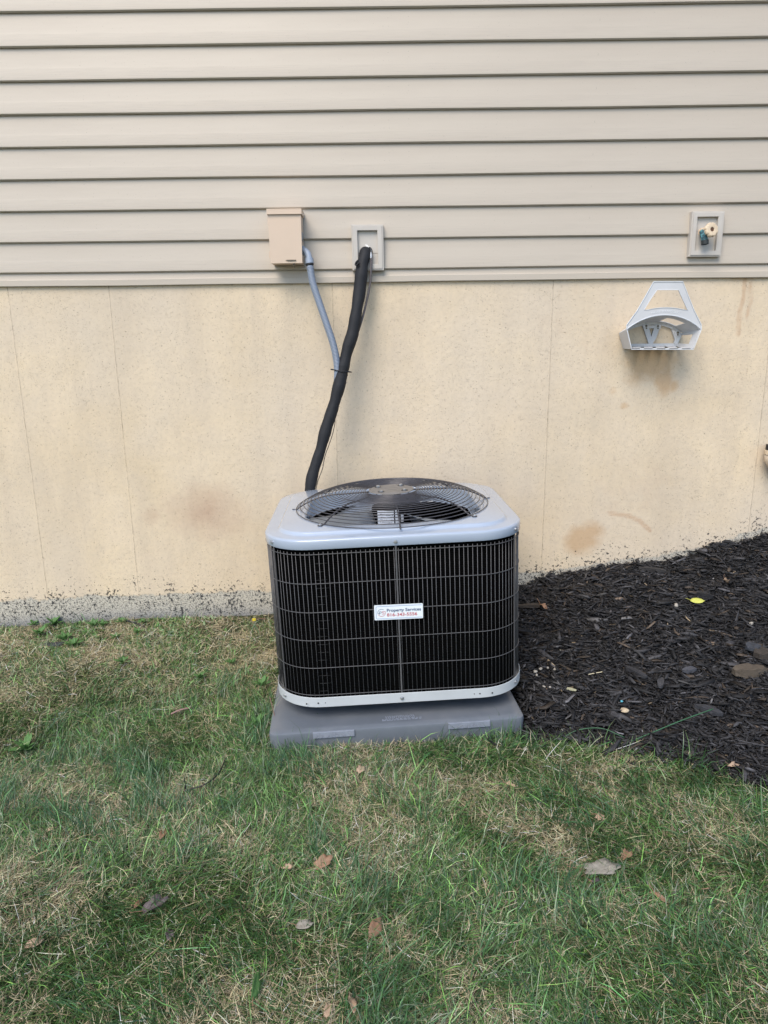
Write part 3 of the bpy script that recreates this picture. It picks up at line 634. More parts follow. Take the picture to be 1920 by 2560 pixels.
def arcpts(p0, pm, p1, n):
    # circle through three points
    (x0, y0), (x1, y1), (x2, y2) = p0, pm, p1; a_ = x1-x0; b_ = y1-y0; c_ = x2-x0; d_ = y2-y0; e_ = a_*(x0+x1)+b_*(y0+y1); f_ = c_*(x0+x2)+d_*(y0+y2); g_ = 2*(a_*(y2-y1)-b_*(x2-x1))
    cx = (d_*e_-b_*f_)/g_; cz_ = (a_*f_-c_*e_)/g_; r_ = math.hypot(x0-cx, y0-cz_); t0 = math.atan2(y0-cz_, x0-cx); t1 = math.atan2(y2-cz_, x2-cx)
    return [(cx+r_*math.cos(t0+(t1-t0)*i/n), cz_+r_*math.sin(t0+(t1-t0)*i/n)) for i in range(n+1)]
arch_lo = arcpts(hq(192, 920), hq(850, 675), hq(1465, 925), 24)      # under edge of the plate
arch_hi = arcpts(hq(478, 605), hq(860, 545), hq(1240, 605), 24)      # bottom of the handle hole
yF, yB = HY, HY+.006
# plate = strips between outer outline and openings
left_out = [hq(650, 98), hq(365, 600), hq(185, 850), hq(183, 925)]; right_out = [hq(1145, 98), hq(1340, 590), hq(1470, 845), hq(1472, 930)]
def quadplate(polys):
    return merge([prism(p, yF, yB) for p in polys])
# handle frame: closed band
inn = [hq(708, 240), hq(1072, 240)] + [hq(1235, 590)] + arch_hi[::-1] + [hq(485, 585)]
hole = [hq(708, 240), hq(1072, 240), hq(1150, 405), hq(1235, 590)] + arch_hi[::-1][2:-2] + [hq(485, 585), hq(590, 410)]
ht = len(hole)
outm = [hq(650, 98), hq(1145, 98), hq(1240, 340), hq(1345, 600)]
na = len(hole)-6-0
la = arch_lo[::-1]; m_ = len(arch_hi[::-1][2:-2])
outm += [la[int(round(i*(len(la)-1)/(m_-1)))] for i in range(m_)] + [hq(365, 600), hq(520, 330)]
V, Fs = band(hole, outm, yF, yB)
cornL = prism([hq(365, 600), hq(185, 850), hq(183, 925), arch_lo[0], arch_lo[1]], yF+.0007, yB-.0007); cornR = prism([hq(1345, 600), arch_lo[-1], hq(1472, 930), hq(1470, 845)], yF+.0007, yB-.0007)
V, Fs = merge([(V, Fs), cornL, cornR]); fp = pyd('front_plate', V, Fs, M_HANG, hg)
M_HEDGE = simple('hanger_edge', (.66, .68, .70), .4, var=.04)
V, Fs = tube([(x, yF-.001, z) for x, z in [hq(650, 98), hq(1145, 98), hq(1240, 340), hq(1345, 600), hq(1470, 845), hq(1472, 930), hq(1340, 1285), hq(262, 1285), hq(183, 925), hq(185, 850), hq(365, 600), hq(520, 330)]], .0016, 6, closed=True); pyd('edge_bead', V, Fs, M_HEDGE, fp)
V, Fs = tube([(x, yF-.001, z) for x, z in arch_lo], .0014, 6); pyd('edge_bead', V, Fs, M_HEDGE, fp)
V, Fs = tube([(x, yF-.001, z) for x, z in hole], .0010, 6, closed=True); pyd('edge_bead', V, Fs, M_HEDGE, fp)
# saddle: shell from front outline back to the smaller back plate, arch in ribs with gaps
nA = 12; fa = [arch_lo[i*2] for i in range(nA+1)]
bk = lambda u, v: (-.1738+.0002344*u+2e-5*v, .167-.000228*v)
ba = arcpts(bk(60, 985), bk(640, 790), bk(1150, 985), nA)
def shell(a_, b_, t=.0025, y0=HY, y1=-.012):
    out = []
    for i in range(len(a_)-1):
        p, q, r_, s_ = a_[i], a_[i+1], b_[i+1], b_[i]; nrm = Vector((q[1]-p[1], -(q[0]-p[0]))).normalized()*-t
        V = [(p[0], y0, p[1]), (q[0], y0, q[1]), (r_[0], y1, r_[1]), (s_[0], y1, s_[1])]; V += [(x-nrm.x, y, z-nrm.y) for x, y, z in V]
        out.append((V, [(0,1,2,3), (7,6,5,4), (0,4,5,1), (1,5,6,2), (2,6,7,3), (3,7,4,0)]))
    return out
def lerp2(p, q, t): return (p[0]+(q[0]-p[0])*t, p[1]+(q[1]-p[1])*t)
seg = []
full = list(range(0, 7)) + [10, 11]
for i in range(nA):
    if i in (7, 8, 9):    # window: only front and rear strips
        a1 = fa[i:i+2]; b1 = ba[i:i+2]; m1 = [lerp2(a1[k], b1[k], .30) for k in (0, 1)]; m2 = [lerp2(a1[k], b1[k], .86) for k in (0, 1)]
        yy = lambda t: HY+(-.012-HY)*t
        seg += shell(a1, m1, y0=HY, y1=yy(.30)); seg += shell(m2, b1, y0=yy(.86), y1=-.012)
    else: seg += shell(fa[i:i+2], ba[i:i+2])
V, Fs = merge(seg); pyd('saddle', V, Fs, M_HANG, hg)
# sides and floor
sideR = [hq(1465, 925), hq(1400, 1100), hq(1335, 1280)]; sideRb = [bk(1150, 1000), bk(1100, 1110), bk(1045, 1225)]
seg = []
a1 = [sideR[0], lerp2(sideR[0], sideR[1], .5)]; b1 = [sideRb[0], lerp2(sideRb[0], sideRb[1], .35)]; seg += shell(a1, b1)
a1 = [lerp2(sideR[1], sideR[2], .55), sideR[2]]; b1 = [lerp2(sideRb[1], sideRb[2], .6), sideRb[2]]; seg += shell(a1, b1)
mA = [lerp2(sideR[0], sideR[1], .5), lerp2(sideR[1], sideR[2], .55)]; mB = [lerp2(sideRb[0], sideRb[1], .35), lerp2(sideRb[1], sideRb[2], .6)]
seg += shell(mA, [lerp2(mA[k], mB[k], .32) for k in (0, 1)], y1=HY+.118*.32)
sL = [hq(262, 1280), hq(225, 1100), hq(185, 925)]; sLb = [bk(125, 1260), bk(95, 1120), bk(60, 985)]
seg += shell(sL, sLb)
for q3 in seg: pyd('side_wall', q3[0], q3[1], M_HANG, hg)
for k in range(5):
    x0 = 262+k*220; a_ = [hq(min(x0+150, 1335), 1280), hq(x0, 1280)]; b_ = [bk(min(x0*.86+60+150, 1045), 1232), bk(x0*.86+60, 1232)]; V, Fs = merge(shell(a_, b_, .003)); pyd('floor_slat', V, Fs, M_HANG, hg)
V, Fs = merge([prism([hq(262, 1280), hq(1335, 1280), hq(1340, 1262), hq(258, 1262)], yF, yF+.01)]); pyd('front_lip', V, Fs, M_HANG, hg)
# back plate with V brace
yb0, yb1 = -.012, -.004
bo = [bk(60, 985)]+[p for p in ba]+[bk(1100, 1110), bk(1045, 1235), bk(640, 1235), bk(215, 1235)]
parts = []
bi = arcpts(bk(160, 980), bk(600, 850), bk(960, 925), nA)
parts.append(band(ba, bi, yb0, yb1, False)); 
parts += [prism(p, yb0-.0004*(i_+1), yb1+.0003*(i_+1)) for i_, p in enumerate(([bk(60, 985), bk(160, 980), bk(250, 1180), bk(125, 1250)], [bk(1150, 1000), bk(1045, 1235), bk(1000, 1165), bk(1020, 1110), bk(960, 930)], [bk(125, 1250), bk(250, 1175), bk(1000, 1175), bk(1045, 1235)],
    [bk(465, 860), bk(560, 865), bk(640, 1175), bk(560, 1175)], [bk(670, 865), bk(765, 870), bk(690, 1080), bk(630, 1175), bk(600, 1090)], [bk(465, 860), bk(765, 860), bk(755, 912), bk(475, 912)]))]
V, Fs = merge(parts); bp = pyd('back_plate', V, Fs, M_HANG, hg)
for (u, v_) in ((520, 870), (720, 875), (1060, 990)):
    x, z = bk(u, v_); bm = bmesh.new(); cyl(bm, (x, yb0-.003, z-.003), (x, yb1, z-.003), .0125, 20); bmobj('screw_boss', bm, M_HANG, bp)
    bm = bmesh.new(); cyl(bm, (x, yb0-.003, z), (x, yb0-.006, z), .0042, 12); cyl(bm, (x+.001, yb0-.003, z-.009), (x+.001, yb0-.0042, z-.009), .0032, 10); bmobj('mounting_screw', bm, M_RUST, bp)

# text helper ------------------------------------------------------------
def text_mesh(s, size, extrude=.0003, spacing=1.0, bold=0.0):
    c = bpy.data.curves.new('t', 'FONT'); c.body = s; c.size = size; c.extrude = extrude; c.align_x = 'LEFT'; c.space_character = spacing; c.offset = bold
    o = bpy.data.objects.new('t', c); COL.objects.link(o); dg = bpy.context.evaluated_depsgraph_get(); me = bpy.data.meshes.new_from_object(o.evaluated_get(dg)); bpy.data.objects.remove(o)
    me.materials.clear(); return me
def fit_text(me, x0, x1, z0, yy, hscale=None):
    """lay text in the x-z plane facing -y between x0 and x1, baseline z0"""
    xs_ = [v.co.x for v in me.vertices]; a_, b_ = min(xs_), max(xs_); k = (x1-x0)/(b_-a_); kz = hscale or k
    for v in me.vertices: v.co = Vector((x0+(v.co.x-a_)*k, yy-v.co.z, z0+v.co.y*kz))
    me.update(); return me
# embossed words on the hanger arch
me = text_mesh('HOSE HANGOUT', .018, .0006, 1.15); xsn = [v.co.x for v in me.vertices]; wd = max(xsn); cxa = 0.0
mid = lerp2(arch_lo[12], arch_hi[12], .42); Rr = .185
for v in me.vertices:
    t = (v.co.x-wd/2)*.70/Rr; rr_ = Rr+v.co.y*.72; v.co = Vector((rr_*math.sin(t)+mid[0], yF-.0003-v.co.z, mid[1]-Rr+rr_*math.cos(t)-.002))
mesh_obj('embossed_lettering', me, M_HEDGE, fp)

# ---------------------------------------------------------------- pipe at right edge
pe = empty('painted_pipe', (1.613, -.045, -.45+CZ), label='tan painted pipe with a black ringed coupling at the right edge of the wall', cat='pipe')
bm = bmesh.new(); cyl(bm, (.003, 0, .004), (.003, 0, .026), .027, 20); bmobj('coupling_ring', bm, M_BLACK, pe, smooth=True, angle=40)
bm = bmesh.new(); cyl(bm, (.003, -.002, -.014), (.003, -.002, .004), .031, 20); bmobj('coupling', bm, M_CREAM, pe, smooth=True, angle=40)
V, Fs = tube([(.003, 0, -.012), (.006, 0, -.035), (.02, -.005, -.06), (.05, -.01, -.08), (.10, -.01, -.085)], [.029, .030, .030, .028, .028], 18); pyd('elbow', V, Fs, M_PIPE, pe, smooth=True)

# ---------------------------------------------------------------- equipment pad
pad = empty('equipment_pad', PAD_C, (PAD_PIT, PAD_ROLL, PAD_YAW), 'square grey plastic equipment pad on the ground under the cooling unit', 'equipment pad')
h = .4065
rings = [(h-.004, -.078, .03), (h-.002, -.055, .03), (h+.0, -.012, .026), (h-.002, -.004, .024), (h-.008, 0, .022), (h-.03, .0006, .02), (.02, .001, .01)]
V = []; seg_ = 5
for hs, z, r_ in rings: V += [(x, y, z) for x, y in rrect(hs, hs, min(r_, hs*.9), seg_)]
m = 4*(seg_+1); Fs = [(k*m+j, k*m+(j+1) % m, (k+1)*m+(j+1) % m, (k+1)*m+j) for k in range(len(rings)-1) for j in range(m)]+[tuple((len(rings)-1)*m+j for j in range(m))]
pyd('slab', V, Fs, M_PAD, pad, smooth=True, angle=40)
def plate(x0, x1, txt, sx, sw, sz):
    bm = bmesh.new(); box(bm, ((x0+x1)/2, -h-.002, -.0115), (x1-x0, .007, .0205), bev=.0012); o = bmobj('name_plate', bm, M_PADLIP, pad)
    me = text_mesh(txt, .02, .0007, 1.1); fit_text(me, sx, sx+sw, -.0185, -h-.0058, sz); mesh_obj('raised_lettering', me, simple('raised_lettering_plastic', (.24, .255, .30), .5), o)
plate(-.268, -.138, '32 x 32 x 3', -.255, .105, .80)
plate(.158, .292, 'L (RE) ERU', .186, .072, .70)
# raised moulded lines on the pad top
bm = bmesh.new(); r0 = random.Random(3)
for row, (n_w, zz) in enumerate(((14, -.345), (16, -.350), (15, -.355), (10, -.363), (9, -.370))):
    xw = -.048 if row < 3 else -.06
    while xw < (.045 if row < 3 else .06):
        l_ = r0.uniform(.002, .005) if row < 3 else r0.uniform(.006, .012); box(bm, (xw+l_/2+.012, zz+.0, .0012), (l_, .0014, .0012)); xw += l_+r0.uniform(.0015, .004)
tag(bmobj('moulded_marks', bm, M_PADLIP, pad), kind='stuff')

# ---------------------------------------------------------------- condenser unit
un = empty('condenser_unit', UNIT_C, (U_PIT, U_ROLL, U_YAW), 'large grey outdoor air conditioner condenser with black wire guard and round top fan grille', 'air conditioner')
hx, hy = UW/2, UD/2
def ring_mesh(name, rows, mat, seg=12, close=False, parent=un, smooth=True, angle=30):
    """rows: (offset, z, extra_r) around the unit footprint"""
    V = []; m = 4*(seg+1)
    for off_, z in rows: V += [(x, y, z) for x, y in rrect(hx+off_, hy+off_, max(.01, UR+off_), seg)]
    Fs = [(k*m+j, k*m+(j+1) % m, (k+1)*m+(j+1) % m, (k+1)*m+j) for k in range(len(rows)-1) for j in range(m)]
    if close: Fs.append(tuple(range(m))[::-1])
    return pyd(name, V, Fs, mat, parent, smooth=smooth, angle=angle)
# base pan
bp = ring_mesh('base_pan', [(-.05, -.021), (.001, -.021), (.006, -.0175), (.0065, .0145), (.0055, .0155), (.0045, .0145), (.004, -.012), (-.03, -.013)], M_RIM, close=True)
for sx, sy_ in ((-1, -1), (1, -1), (1, 1), (-1, 1)): boxobj('foot', (sx*(hx-.09), sy_*(hy-.09), -.032), (.06, .06, .025), M_BLACK, un)
# small holes in the rim
for xh in (-.305, -.268, -.245, .232, .25, .29):
    r_ = .0025 if abs(xh) not in (.245, .232) else .0016
    bm = bmesh.new(); cyl(bm, (xh, -hy-.0070, -.003), (xh, -hy-.0058, -.003), r_, 10); bmobj('rim_hole', bm, M_BLACK, bp)
# coil block
cins = -.011
ring_mesh('coil', [(cins, .0), (cins, UH+.0), (cins-.04, UH), (cins-.04, .0)], M_COIL, seg=8, close=True)
tb = []
for k in range(17):
    z = .028+k*.0285; z = .030+k*.0267; xo = -.262+.0008*k; wl_ = .026+.016*abs(math.sin(k*2.3))
    tb.append(tube([(xo, -hy-cins-.0002, z), (xo+wl_*.5, -hy-cins-.0012, z), (xo+wl_, -hy-cins-.0002, z)], .0009, 5))
V, Fs = merge(tb); tag(pyd('coil_tubes', V, Fs, M_COPPER, un, smooth=True), kind='stuff')
# wire guard -------------------------------------------------------------
gd = bpy.data.objects.new('wire_guard', None); gd.empty_display_size = .05; link(gd, un)
path = rrect(hx, hy, UR, 16); pl = [Vector((x, y, 0)) for x, y in path]; cum = [0]
for i in range(len(pl)): cum.append(cum[-1]+(pl[(i+1) % len(pl)]-pl[i]).length)
def along(s):
    s %= cum[-1]
    for i in range(len(pl)):
        if cum[i+1] >= s: t = (s-cum[i])/max(1e-9, cum[i+1]-cum[i]); return pl[i].lerp(pl[(i+1) % len(pl)], t), (pl[(i+1) % len(pl)]-pl[i]).normalized()
wm = bpy.data.meshes.new('wire'); bm = bmesh.new(); cyl(bm, (0, 0, .013), (0, 0, UH-.024), .00095, 6); bm.to_mesh(wm); bm.free(); wm.materials.append(M_WIRE)
for p_ in wm.polygons: p_.use_smooth = True
# start at the middle of the front run so that a wire falls beside the centre strip
s_front = None
for i in range(len(pl)):
    a_, b_ = pl[i], pl[(i+1) % len(pl)]
    if abs(a_.y+hy) < 1e-6 and abs(b_.y+hy) < 1e-6 and a_.x < 0 < b_.x or (abs(a_.y+hy) < 1e-6 and abs(b_.y+hy) < 1e-6 and (b_.x-a_.x) > .3): s_front = cum[i]+(0-a_.x)
NW = int(round(cum[-1]/.0142)); stp = cum[-1]/NW
for k in range(NW):
    p, t = along(s_front+(k+.5)*stp); mesh_obj('vertical_wire', wm, None, gd, loc=(p.x, p.y, 0), rot=(random.gauss(0, .0012), random.gauss(0, .0012), 0))
for zz in [UH-.031] + [UH-.031-(UH-.031-.022)*f_ for f_ in (.2, .4, .6, .8)] + [.022]:
    V, Fs = tube([(p.x*1.0035, p.y*1.0038, zz) for p in pl], .00115, 6, closed=True); pyd('horizontal_wire', V, Fs, M_WIRE, gd, smooth=True)
q_ = .032; PH = math.asin(1-q_/UR); q2_ = UR*(1-math.cos(PH))
for (x, y, a_) in ((0, -hy, 0), (-hx+q_, -hy+q2_, -PH), (hx-q_, -hy+q2_, PH), (-hx+q_, hy-q2_, PH), (hx-q_, hy-q2_, -PH)):
    d = Vector((math.sin(a_), -math.cos(a_), 0)) if y < 0 else Vector((-math.sin(a_), math.cos(a_), 0))
    bm = bmesh.new(); box(bm, (0, 0, UH/2), (.0050, .0025, UH-.012), bev=.0008); box(bm, (0, 0, UH-.010), (.014, .0025, .006)); bmobj('guard_strip', bm, M_WIRE, gd, loc=(x+d.x*.003, y+d.y*.003, 0), rot=(0, 0, a_))
# screws
def screw(x, y, z, a_, parent=un, up=False, name='screw'):
    d = Vector((math.sin(a_), -math.cos(a_), 0)) if not up else Vector((0, 0, 1)); P0 = Vector((x, y, z))
    bm = bmesh.new(); cyl(bm, P0, P0+d*.002, .0058, 14); cyl(bm, P0+d*.002, P0+d*.0055, .0038, 6); bmobj(name, bm, M_SCREW, parent, smooth=True, angle=35)
for zz, g in ((UH, .0065), (0, .0068)):
    screw(0, -hy-g, zz-.002, 0); screw(-hx+q_-g*math.sin(PH), -hy+q2_-g*math.cos(PH), zz, -PH); screw(hx-q_+g*math.sin(PH), -hy+q2_-g*math.cos(PH), zz, PH)
# top cap -----------------------------------------------------------------
FR = .318; FC = (.008, .0)
NS = 16; base = rrect(1, 1, .2, NS); mN = len(base)
def cap_ring(off_, z): return [(x, y, z) for x, y in rrect(hx+off_, hy+off_, max(.02, UR+off_), NS)]
def circ_ring(r_, z, blend=0):
    out = []
    rr_ = rrect(hx-.05, hy-.05, UR-.05+.05, NS)
    for x, y in rr_:
        t = math.atan2(y-FC[1], x-FC[0]); out.append((FC[0]+r_*math.cos(t), FC[1]+r_*math.sin(t), z))
    return out
T0 = UH+.012
rows = [cap_ring(-.002, UH-.014), cap_ring(.0055, UH-.0145), cap_ring(.0065, UH-.013), cap_ring(.0060, T0-.001), cap_ring(.0050, T0+.0018), cap_ring(.0015, T0+.0042), cap_ring(-.004, T0+.0052), cap_ring(-.034, T0+.0062), cap_ring(-.0365, T0+.0068), cap_ring(-.041, T0+.0135), cap_ring(-.0435, T0+.0155), cap_ring(-.048, T0+.0164)]
rows += [circ_ring(FR+.010, T0+.0170), circ_ring(FR+.005, T0+.0175), circ_ring(FR+.0015, T0+.0155), circ_ring(FR, T0+.010), circ_ring(FR-.001, T0-.04), circ_ring(FR-.004, T0-.045)]
V = [p for r_ in rows for p in r_]; Fs = [(k*mN+j, k*mN+(j+1) % mN, (k+1)*mN+(j+1) % mN, (k+1)*mN+j) for k in range(len(rows)-1) for j in range(mN)]
cap = pyd('top_cap', V, Fs, M_GREYPAINT, un, smooth=True, angle=50)
# fan guard ---------------------------------------------------------------
GT = T0+.017
fg = bpy.data.objects.new('fan_guard', None); fg.location = (FC[0], FC[1], GT); link(fg, un)
RG = .334; RH = .086
def dome(r_):
    if r_ < .19: return .049-.003*(r_/.19)**2
    t = (r_-.19)/(RG-.19); return .046*(1-t**2.1)+.001
nR = 23
for k in range(nR):
    r_ = RH+.005+(RG-RH-.005)*(k/(nR-1))**1.22
    V, Fs = tube([(r_*math.cos(2*PI*j/64), r_*math.sin(2*PI*j/64), dome(r_)+.002) for j in range(64)], .0015, 6, closed=True); pyd('ring_wire', V, Fs, M_FAN, fg, smooth=True)
for j in range(8):
    t = -PI/2+PI/4*j+.03; ln = RG+(.014 if j % 2 or j in (2, 6) else .004)
    rs = np.linspace(RH-.01, RG, 14); pts = [(r_*math.cos(t), r_*math.sin(t), dome(r_)-.0015) for r_ in rs]+[(ln*math.cos(t), ln*math.sin(t), .0005)]
    V, Fs = tube(pts, .0026, 8); sp_ = pyd('spoke', V, Fs, M_FAN, fg, smooth=True)
    if j % 2: screw(ln*math.cos(t), ln*math.sin(t), .002, 0, sp_, True)
    if j % 2:
        V, Fs = tube([(ln*1.0*math.cos(t)+.007*math.cos(a_*PI/4), ln*math.sin(t)+.007*math.sin(a_*PI/4), .0022) for a_ in range(8)], .002, 6, closed=True); pyd('eyelet', V, Fs, M_FAN, sp_, smooth=True)
prof = [(r_, z_-.012) for r_, z_ in [(0, .0665), (.024, .0665), (.026, .0655), (.028, .0665), (.076, .0665), (.078, .0655), (.080, .0662), (.086, .0645), (.0865, .0625), (0, .062)]]
V = []; nn = 48
for r_, z in prof: V += [(max(r_, .0001)*math.cos(2*PI*j/nn), max(r_, .0001)*math.sin(2*PI*j/nn), z) for j in range(nn)]
Fs = [(k*nn+j, k*nn+(j+1) % nn, (k+1)*nn+(j+1) % nn, (k+1)*nn+j) for k in range(len(prof)-1) for j in range(nn)]
V = [(x*.92, y*.92, z) for x, y, z in V]
hb = pyd('hub_plate', V, Fs, M_HUB, fg, smooth=True, angle=30)
for j in range(4):
    t = PI/4+PI/2*j+.1; x, y = .058*math.cos(t), .058*math.sin(t); bm = bmesh.new(); cyl(bm, (x, y, .0535), (x, y, .0550), .012, 16); bmobj('bolt_recess', bm, M_BLACK, hb)
    bm = bmesh.new(); cyl(bm, (x, y, .0545), (x, y, .0605), .0062, 6); bmobj('bolt', bm, M_SCREW, hb)
# motor hanging below the hub, fan blades ---------------------------------
mo = bpy.data.objects.new('fan_motor', None); mo.location = (FC[0], FC[1], GT); link(mo, un)
bm = bmesh.new(); cyl(bm, (0, 0, -.008), (0, 0, .040), .034, 40); bmobj('motor_collar', bm, simple('motor_collar_paint', (.02, .022, .026), .5), mo, smooth=True, angle=40)
bm = bmesh.new(); cyl(bm, (0, 0, -.16), (0, 0, -.008), .071, 40); bmobj('motor_body', bm, M_MOTOR, mo, smooth=True, angle=40)
def curved_label(name, t0, t1, z0, z1, R_, mat, parent):
    n = 10; V = []
    for i in range(n+1):
        t = t0+(t1-t0)*i/n
        for rr_ in (R_, R_+.0008):
            for z in (z0, z1): V.append((rr_*math.cos(t), rr_*math.sin(t), z))
    Fs = []
    for i in range(n): a_ = i*4; Fs += [(a_+2, a_+6, a_+7, a_+3), (a_, a_+1, a_+5, a_+4), (a_+1, a_+3, a_+7, a_+5), (a_, a_+4, a_+6, a_+2)]
    return pyd(name, V, Fs, mat, parent)
c0 = -PI/2
mlb = curved_label('motor_label', c0-.82, c0+.04, -.066, -.008, .0715, M_WHITE, mo); curved_label('motor_label', c0+.10, c0+.28, -.068, -.006, .0715, M_WHITE, mo); curved_label('motor_label', c0+.38, c0+.52, -.05, -.022, .0715, M_WHITE, mo)
bm = bmesh.new()
for r_ in range(5):
    for k in range(12):
        t = c0-.66+k*.055+random.uniform(0, .02); z = -.022-r_*.009
        if random.random() < .8: box(bm, (.0728*math.cos(t), .0728*math.sin(t), z), (.0028, .0012, .0012 if r_ else .004), None)
bmobj('fine_print', bm, simple('grey_print', (.15, .16, .2), .5), mlb)
fan = bpy.data.objects.new('fan', None); fan.location = (FC[0], FC[1], GT-.062); link(fan, un)
for j in range(3):
    t0 = 2*PI*j/3+math.radians(-32); V = []; nr_, na_ = 10, 10
    for i in range(nr_+1):
        r_ = .068+(.300-.068)*i/nr_; half = .42+.22*(i/nr_)**.7
        for k in range(na_+1):
            s_ = k/na_*2-1; t = t0+s_*half+.25*(i/nr_); z = -s_*.040*(1-.25*i/nr_)+.012*(1-s_*s_); V.append((r_*math.cos(t), r_*math.sin(t), z))
    m = na_+1; Fs = [(i*m+k, i*m+k+1, (i+1)*m+k+1, (i+1)*m+k) for i in range(nr_) for k in range(na_)]
    o = pyd('fan_blade', V, Fs, M_BLADE, fan, smooth=True); md_ = o.modifiers.new('t', 'SOLIDIFY'); md_.thickness = .0015
bm = bmesh.new(); cyl(bm, (0, 0, -.06), (0, 0, -.05), .09, 32); bmobj('fan_hub', bm, M_BLADE, fan, smooth=True, angle=40)
# interior: compressor dome and a pipe
bm = bmesh.new(); cyl(bm, (-.08, .02, 0), (-.08, .02, .26), .09, 24); bmesh.ops.create_uvsphere(bm, u_segments=24, v_segments=12, radius=.09, matrix=Matrix.Translation((-.08, .02, .26))); bmobj('compressor', bm, M_BLACK, un, smooth=True, angle=50)
V, Fs = tube(spline([(-.2, -.15, 0), (-.2, -.15, .36), (-.14, -.10, .40), (-.08, 0, .36)], 6), .009, 10); pyd('discharge_pipe', V, Fs, M_COPPER, un, smooth=True)
# sticker on the guard ------------------------------------------------------
st = bpy.data.objects.new('sticker', None); st.location = (.0005, -hy-.0045, .292); st.rotation_euler = (0, math.radians(.6), 0); link(st, un)
SW, SH = .0755, .0245
bm = bmesh.new(); out = rrect(SW, SH, .003, 4); V = [(x, y_, z) for y_ in (-.001, .0006) for x, z in out]; n = len(out)
pyd('sticker_face', V, [tuple(range(n)), tuple(range(2*n-1, n-1, -1))]+[(i, i+n, (i+1) % n+n, (i+1) % n) for i in range(n)], M_MAGNET, st); bm.free()
ys_ = -.0013
mesh_obj('lettering', fit_text(text_mesh('Property Services', .02, .0001, 1.0, .0004), -.0365, .0695, .0018, ys_, .0100/.0145*1.0), M_NAVY, st)
mesh_obj('phone_number', fit_text(text_mesh('816-343-5556', .02, .0001, 1.0, .0003), -.0365, .0575, -.0135, ys_, .0105/.0145*1.0), M_RED, st)
def strip(pts, wd, y_=ys_, th=.0002):
    parts = []
    for (x0, z0), (x1, z1) in zip(pts[:-1], pts[1:]):
        d = Vector((x1-x0, z1-z0)); 
        if d.length < 1e-7: continue
        d.normalize(); nrm = Vector((-d.y, d.x))*wd/2; parts.append(prism([(x0+nrm.x, z0+nrm.y), (x0-nrm.x, z0-nrm.y), (x1-nrm.x, z1-nrm.y), (x1+nrm.x, z1+nrm.y)], y_-th, y_))
    return merge(parts)
def arc(cx, cz_, r_, a0, a1, n=20): return [(cx+r_*math.cos(math.radians(a0+(a1-a0)*i/n)), cz_+r_*math.sin(math.radians(a0+(a1-a0)*i/n))) for i in range(n+1)]
V, Fs = strip([(.070, .0190), (.0715, .0203), (-.066, .0203)]+arc(-.066, .0163, .004, 90, 180, 5)+[(-.070, -.0163)]+arc(-.066, -.0163, .004, 180, 270, 5)+[(.0715, -.0203), (.072, -.0195)], .0009); pyd('border_line', V, Fs, M_BLUE, st)
lc = (-.0530, -.0005); V, Fs = merge([strip(arc(*lc, .0118, 55, 190), .0011), strip([(lc[0]-.0118, lc[1]-.002), (lc[0]-.007, lc[1]-.002)], .0011), strip([(lc[0]-.0065, lc[1]-.006), (lc[0]-.0065, lc[1]+.004), (lc[0]-.002, lc[1]+.004), (lc[0]-.0008, lc[1]+.0025), (lc[0]-.0008, lc[1]+.0005), (lc[0]-.002, lc[1]-.001), (lc[0]-.0065, lc[1]-.001)], .0012)])
pyd('logo_letter', V, Fs, M_NAVY, st)
V, Fs = merge([strip(arc(*lc, .0118, 205, 385), .0011), strip([(lc[0]+.0112, lc[1]+.004), (lc[0]+.003, lc[1]+.004), (lc[0]+.0018, lc[1]+.0028), (lc[0]+.0018, lc[1]+.0012), (lc[0]+.003, lc[1]), (lc[0]+.0065, lc[1]), (lc[0]+.0078, lc[1]-.0014), (lc[0]+.0078, lc[1]-.003), (lc[0]+.0065, lc[1]-.0045), (lc[0]+.0012, lc[1]-.0045)], .0012)])
pyd('logo_letter', V, Fs, M_RED, st)

# ---------------------------------------------------------------- small things on the ground
def gz(x, y): return float(ground(np.array([x]), np.array([y]))[0])
def on_ground(u, v, lift=0.0):
    """where the line of sight through a measured photo position meets the terrain"""
    d = R2*((u-960)/1750)+D2*((v-1280)/1750)+F; t = CZ/-d.z
    for _ in range(12):
        p = Vector((0, -CD, CZ))+d*t; t += (p.z-gz(p.x, p.y))/-d.z*.8
    return Vector((p.x, p.y, gz(p.x, p.y)+lift))
def leaf_mat(name, c, c2): 
    b = NB(name); v = b.coord(); b.base(b.ramp(b.noise(v, 70, 4, .7), [(.3, c), (.7, c2)])); b.p(Roughness=.65); b.bump(b.noise(v, 120, 3), .4, .001); return b.m
LM = {'brown': leaf_mat('leaf_brown', (.22, .12, .07), (.34, .20, .12)), 'tan': leaf_mat('leaf_tan', (.36, .24, .15), (.50, .36, .25)), 'grey': leaf_mat('leaf_grey', (.22, .20, .16), (.32, .29, .24)),
      'dark': leaf_mat('leaf_dark', (.07, .055, .055), (.14, .11, .11)), 'yellow': leaf_mat('leaf_yellow', (.42, .46, .08), (.60, .58, .12)), 'green': leaf_mat('leaf_green', (.055, .14, .035), (.10, .21, .055))}
